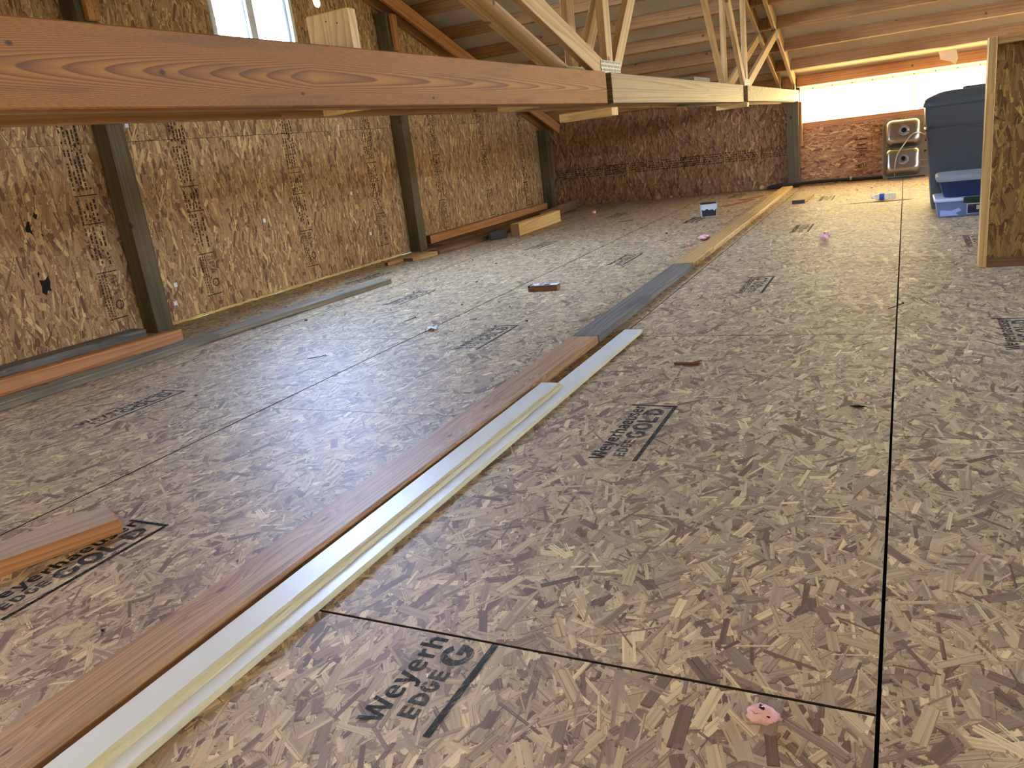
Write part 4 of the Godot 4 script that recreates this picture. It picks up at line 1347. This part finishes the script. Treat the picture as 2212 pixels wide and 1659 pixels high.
	under(block("label_print", Vector3(-0.105, 0.08, 0.222), Vector3(-0.065, 0.088, 0.2228), M.red, cb, 0.0003), card)
	under(block("label_print", Vector3(-0.05, 0.05, 0.222), Vector3(0.004, 0.084, 0.2228), M.cream, cb, 0.0003), card)
	under(block("label_print", Vector3(-0.03, 0.027, 0.222), Vector3(0.008, 0.042, 0.2228), M.paper, cb, 0.0003), card)
	# crumpled white paper showing through the near corner
	var cw := begin()
	add_prism(cw, PackedVector2Array([Vector2(-0.30, 0.01), Vector2(-0.17, 0.012), Vector2(-0.19, 0.03), Vector2(-0.15, 0.05), Vector2(-0.17, 0.07), Vector2(-0.22, 0.05), Vector2(-0.30, 0.06)]), Vector3.RIGHT, Vector3.UP, Vector3(0, 0, 0.2165), Vector3(0, 0, 0.002))
	put("paper_inside", cw.commit(), M.paper_blue, cb)
	# dark blue box with grey lid on top
	var db := thing("storage_box", "dark blue storage box with a pale grey lid stacked on the clear box", "storage box", Vector3(0.56, 0.1512, -7.45))
	var d1 := begin()
	loft(d1, [[0.0, 0, 0, 0.275, 0.165, 0.04], [0.006, 0, 0, 0.28, 0.17, 0.04], [0.125, 0, 0, 0.315, 0.19, 0.05], [0.13, 0, 0, 0.315, 0.19, 0.05]])
	put("body", d1.commit(), M.blue_box, db)
	var d2 := begin()
	loft(d2, [[0.125, 0, 0, 0.33, 0.205, 0.055], [0.135, 0, 0, 0.336, 0.21, 0.055], [0.16, 0, 0, 0.336, 0.21, 0.055], [0.172, 0, 0, 0.325, 0.2, 0.055], [0.176, 0, 0, 0.31, 0.185, 0.05], [0.172, 0, 0, 0.295, 0.172, 0.05]])
	put("lid", d2.commit(), M.lid_grey, db)
	# framed strand-board section
	var pn := thing("framed_panel", "short framed strand board wall section standing at the right edge", "wall panel", Vector3(0.372, 0, -4.99))
	block("stud", Vector3(0, 0.0006, -0.089), Vector3(0.038, 1.187, 0), M.pale, pn, 0.002, 2.4, 0.3, null, 1)
	block("stud", Vector3(1.18, 0.0006, -0.089), Vector3(1.218, 1.187, 0), M.pale, pn, 0.002, 2.4, 0.3, null, 1)
	block("bottom_plate", Vector3(0.039, 0.0006, -0.089), Vector3(1.179, 0.038, -0.004), M.brown, pn, 0.002)
	block("top_plate", Vector3(0.039, 1.149, -0.089), Vector3(1.179, 1.187, 0), M.pine, pn, 0.002)
	block("osb_sheet", Vector3(0.0, 0.0006, -0.102), Vector3(1.218, 1.187, -0.0895), M.panel_osb, pn, 0.001, 1.22, 1.22, null, 0)

# ---------------------------------------------------------------- small things on the floor
func nail_mesh(L: float, bend: float) -> ArrayMesh:
	var st := begin()
	var pts := []
	for k in 9:
		var f := k / 8.0
		pts.append(Vector3((f - 0.5) * L, 0.0035 + bend * 0.06 * f * f, bend * L * 0.35 * f * f))
	tube(st, pts, 0.0021, 7)
	var e: Vector3 = pts[8]
	var d: Vector3 = (pts[8] - pts[7]).normalized()
	tube(st, [e, e + d * 0.002], 0.005, 10)
	return st.commit()

func build_small_things() -> void:
	for q in [[Vector3(-2.80, 0, -3.148), 0.5, 0.1, 0.10, "bent dark nail lying left of the floor joint, on the sheet with the print"], [Vector3(-2.75, 0, -3.995), 1.4, 0.06, 0.10, "straight dark nail beyond the cross joint near the left print"], [Vector3(-0.03, 0, -4.055), 0.9, 0.16, 0.09, "bent dark nail lying across the long joint at right"],
		[Vector3(-2.29, 0, -3.975), 0.2, 0.0, 0.04, "tiny dark nail beside the white paper scrap"], [Vector3(-2.86, 0, -8.75), 0.4, 0.0, 0.16, "dark nail on the floor left of the white tub"]]:
		var n := put("nail", nail_mesh(q[3], q[2]), M.nail, self, Transform3D(Basis(Vector3.UP, q[1]), q[0]))
		tag(n, q[4], "nail", "loose nails on the floor")
	# pink insulation
	for q in [[Vector3(-0.19, 0, -1.082), Vector3(0.027, 0.017, 0.019), "pink insulation tuft nearest the viewer, beside the long joint"], [Vector3(-0.535, 0, -6.35), Vector3(0.04, 0.036, 0.036), "round pink insulation tuft right of the plank line"],
		[Vector3(-1.535, 0, -6.80), Vector3(0.05, 0.028, 0.05), "ragged pink insulation scrap against the plank"], [Vector3(-1.882, 0, -6.46), Vector3(0.018, 0.016, 0.017), "small pale pink tuft left of the ragged scrap"], [Vector3(-1.605, 0, -6.50), Vector3(0.016, 0.014, 0.02), "tiny pink shred just in front of the ragged scrap"], [Vector3(-3.69, 0, -9.97), Vector3(0.025, 0.022, 0.025), "far pink shred near the left pile of lumber"]]:
		var st := begin()
		var r: Vector3 = q[1]
		rng.seed = int(r.x * 4000) + 3
		blob(st, Vector3(0, r.y * 0.8, 0), r * Vector3(0.85, 0.8, 0.85), 0.35, 0.12, int(r.x * 1000), 16)
		for k in 7:
			var d := Vector3(rng.randf_range(-0.7, 0.7), rng.randf_range(0.55, 1.35), rng.randf_range(-0.7, 0.7))
			blob(st, d * r, r * rng.randf_range(0.32, 0.55), 0.5, 0.16, k * 7 + 1, 10)
		var o := put("insulation_tuft", st.commit(), M.pink, self, Transform3D(Basis.IDENTITY, q[0]))
		tag(o, q[2], "insulation", "pink insulation tufts on the floor")
	# paper scrap
	var pc := begin()
	var P := [Vector3(-0.03, 0.001, 0.03), Vector3(0.0, 0.02, 0.045), Vector3(0.025, 0.004, 0.02), Vector3(0.03, 0.022, -0.03), Vector3(0.0, 0.006, -0.05), Vector3(-0.03, 0.018, -0.02)]
	for k in 6:
		var c := Vector3(0, 0.012, 0)
		var nn: Vector3 = (P[k] - c).cross(P[(k + 1) % 6] - c).normalized()
		tri(pc, c, P[k], P[(k + 1) % 6], Vector2.ZERO, Vector2.ZERO, Vector2.ZERO, nn)
		tri(pc, c - Vector3(0, 0.001, 0), P[k] - Vector3(0, 0.001, 0), P[(k + 1) % 6] - Vector3(0, 0.001, 0), Vector2.ZERO, Vector2.ZERO, Vector2.ZERO, -nn)
	var pcs := put("paper_scrap", pc.commit(), M.paper, self, Transform3D(Basis(Vector3.UP, 0.4), Vector3(-2.43, 0.0006, -3.74)))
	tag(pcs, "crumpled white paper scrap lying on the joint in the left floor", "paper scrap")
	# wood splinter
	var sp := thing("wood_splinter", "brown wood splinter lying alone on the sheet right of the white trim", "splinter", Vector3(-0.79, 0.0, -3.08), "", Basis(Vector3.UP, -0.02))
	block("body", Vector3(-0.055, 0.0006, -0.008), Vector3(0.05, 0.011, 0.007), M.brown_light, sp, 0.002)
	var s2 := begin()
	add_board(s2, Vector3(0.035, 0.013, -0.002), Vector3(0.05, 0.005, 0.008), Basis(Vector3.BACK, 0.25), 0.001)
	put("lifted_fibre", s2.commit(), M.brown_light, sp)
	# leaf scrap by the right joint
	var lf := begin()
	blob(lf, Vector3(0, 0.003, 0), Vector3(0.022, 0.003, 0.006), 0.6, 0.2, 8, 10)
	tag(put("leaf_scrap", lf.commit(), M.nail, self, Transform3D(Basis.IDENTITY, Vector3(-0.125, 0.0004, -2.62))), "dark dry leaf scrap left of the long right joint", "leaf")
	# dead bug in the left foreground
	var bg := begin()
	blob(bg, Vector3(0, 0.003, 0), Vector3(0.005, 0.003, 0.003), 0.4, 0.2, 9, 8)
	tag(put("dead_insect", bg.commit(), M.nail, self, Transform3D(Basis.IDENTITY, Vector3(-1.617, 0.0004, -0.94))), "tiny black dead insect in the left foreground", "insect")
	# scattered crumbs
	rng.seed = 515
	var cm := begin()
	add_board(cm, Vector3(0, 0.0035, 0), Vector3(0.016, 0.006, 0.009), Basis.IDENTITY, 0.0015)
	var crumb := cm.commit()
	for q in [[-2.927, -5.222], [-2.019, -7.382], [-3.62, -4.04], [-3.5, -5.9], [-3.2, -6.1], [-3.6, -6.4], [-2.6, -4.4], [-2.2, -4.3], [-1.9, -3.9], [-3.1, -4.3], [-3.3, -4.9], [-0.5, -10.2], [-0.35, -10.3], [-0.15, -10.5], [-0.55, -9.2], [-1.0, -4.2], [-3.0, -2.5], [-2.9, -7.6]]:
		var o := put("wood_crumb", crumb, [M.nail, M.brown_light][rng.randi() % 2], self, Transform3D(Basis(Vector3.UP, rng.randf() * TAU).scaled(Vector3.ONE * rng.randf_range(0.6, 1.3)), Vector3(q[0], 0.0004, q[1])))
		tag(o, "tiny dark wood crumb scattered on the strand board floor", "wood crumb", "wood crumbs on the floor")
	# foam chunks at the foot of the far wall
	for q in [[-3.2, -11.38, 0.035], [-3.02, -11.40, 0.02], [-2.9, -11.40, 0.012], [-1.75, -11.36, 0.04], [-1.62, -11.30, 0.03]]:
		var st := begin()
		blob(st, Vector3(0, q[2] * 0.8, 0), Vector3(q[2], q[2] * 0.8, q[2]), 0.6, 0.15, int(q[2] * 5000), 10)
		tag(put("foam_chunk", st.commit(), M.foam, self, Transform3D(Basis.IDENTITY, Vector3(q[0], 0.0, q[1]))), "crumbled yellow foam chunk %s" % ("beside the far olive post and pipe end" if q[0] > -2.0 else "at the foot of the far dark wall under the print"), "foam chunk", "foam chunks by the far wall")
	# white tub with black contents
	var tb := thing("plastic_tub", "small translucent white tub of black scraps standing left of the plank line", "tub", Vector3(-1.885, 0.0006, -8.62), "", Basis(Vector3.UP, 0.28))
	var t1 := begin()
	loft(t1, [[0.0, 0, 0, 0.076, 0.06, 0.012], [0.005, 0, 0, 0.08, 0.064, 0.014], [0.125, 0, 0, 0.088, 0.072, 0.016], [0.13, 0, 0, 0.092, 0.076, 0.016], [0.136, 0, 0, 0.092, 0.076, 0.016]], true, false)
	put("body", t1.commit(), M.tray, tb)
	var t2 := begin()
	loft(t2, [[0.12, 0, 0, 0.082, 0.066, 0.014], [0.14, 0, 0, 0.082, 0.066, 0.014], [0.147, 0, 0, 0.07, 0.055, 0.014]])
	put("black_scraps", t2.commit(), M.black, tb)
	# the dark heap seen through the front
	var hp := PackedVector2Array([Vector2(-0.072, 0.008), Vector2(0.072, 0.008), Vector2(0.078, 0.085), Vector2(0.055, 0.06), Vector2(0.035, 0.078), Vector2(0.0, 0.07), Vector2(-0.02, 0.088), Vector2(-0.05, 0.07), Vector2(-0.074, 0.08)])
	var t3 := begin()
	add_prism(t3, hp, Vector3.RIGHT, Vector3(0, 0.998, 0.066).normalized(), Vector3(0, 0, 0.0635), Vector3(0, 0, 0.002))
	put("scraps_behind_wall", t3.commit(), M.smoke, tb)
	# water bottle on its side
	var wb := thing("water_bottle", "clear plastic water bottle with a blue label lying on the red stain", "bottle", Vector3(-0.185, 0.033, -8.92), "", Basis(Vector3.UP, 0.0) * Basis(Vector3.BACK, PI / 2))
	var b1 := begin()
	lathe(b1, [Vector2(0.0, -0.105), Vector2(0.026, -0.105), Vector2(0.032, -0.095), Vector2(0.032, -0.06), Vector2(0.028, -0.05), Vector2(0.032, -0.04), Vector2(0.027, -0.02), Vector2(0.032, 0.0), Vector2(0.032, 0.05), Vector2(0.024, 0.075), Vector2(0.013, 0.092), Vector2(0.012, 0.1)], 20)
	put("body", b1.commit(), M.bottle, wb)
	var b2 := begin()
	lathe(b2, [Vector2(0.0325, 0.0), Vector2(0.0325, 0.045)], 20)
	put("label_band", b2.commit(), M.bottle_label, wb)
	var b3 := begin()
	lathe(b3, [Vector2(0.014, 0.1), Vector2(0.014, 0.115), Vector2(0.0, 0.115)], 14)
	put("cap", b3.commit(), M.paper, wb)

# ---------------------------------------------------------------- outside the window
func build_outside() -> void:
	var g := struct_node("ground", "grassy ground far below the gable window", "ground")
	block("lawn", Vector3(-80, -3.4, -60), Vector3(60, -3.2, 60), M.grass, g)
	var t := thing("garden_tree", "pale overexposed green tree seen through the right half of the window", "tree", Vector3(-14.5, -3.2, -14.3))
	var st := begin()
	tube(st, [Vector3(0, 0, 0), Vector3(0.05, 2, 0), Vector3(0, 4, 0.1), Vector3(0.1, 6.5, 0)], 0.15, 10, true, [0.2, 0.17, 0.12, 0.05])
	put("trunk", st.commit(), M.brown, t)
	var lf := begin()
	lf.set_smooth_group(-1)
	rng.seed = 61
	for k in 2600:
		var d := Vector3(rng.randfn(), rng.randfn(), rng.randfn()).normalized() * pow(rng.randf(), 0.4)
		var c := Vector3(0, 6.0, 0) + d * Vector3(1.7, 2.4, 1.7)
		var b := Basis.from_euler(Vector3(rng.randf() * TAU, rng.randf() * TAU, 0)).scaled(Vector3.ONE * rng.randf_range(0.05, 0.1))
		var nn := (b * Vector3.BACK).normalized()
		quad(lf, c + b * Vector3(-1, 0, 0), c + b * Vector3(0, -0.6, 0), c + b * Vector3(1, 0, 0), c + b * Vector3(0, 0.6, 0), Vector2.ZERO, Vector2.ZERO, Vector2.ZERO, Vector2.ZERO, nn)
	put("foliage", lf.commit(), M.leaf, t).set_meta("kind", "stuff")
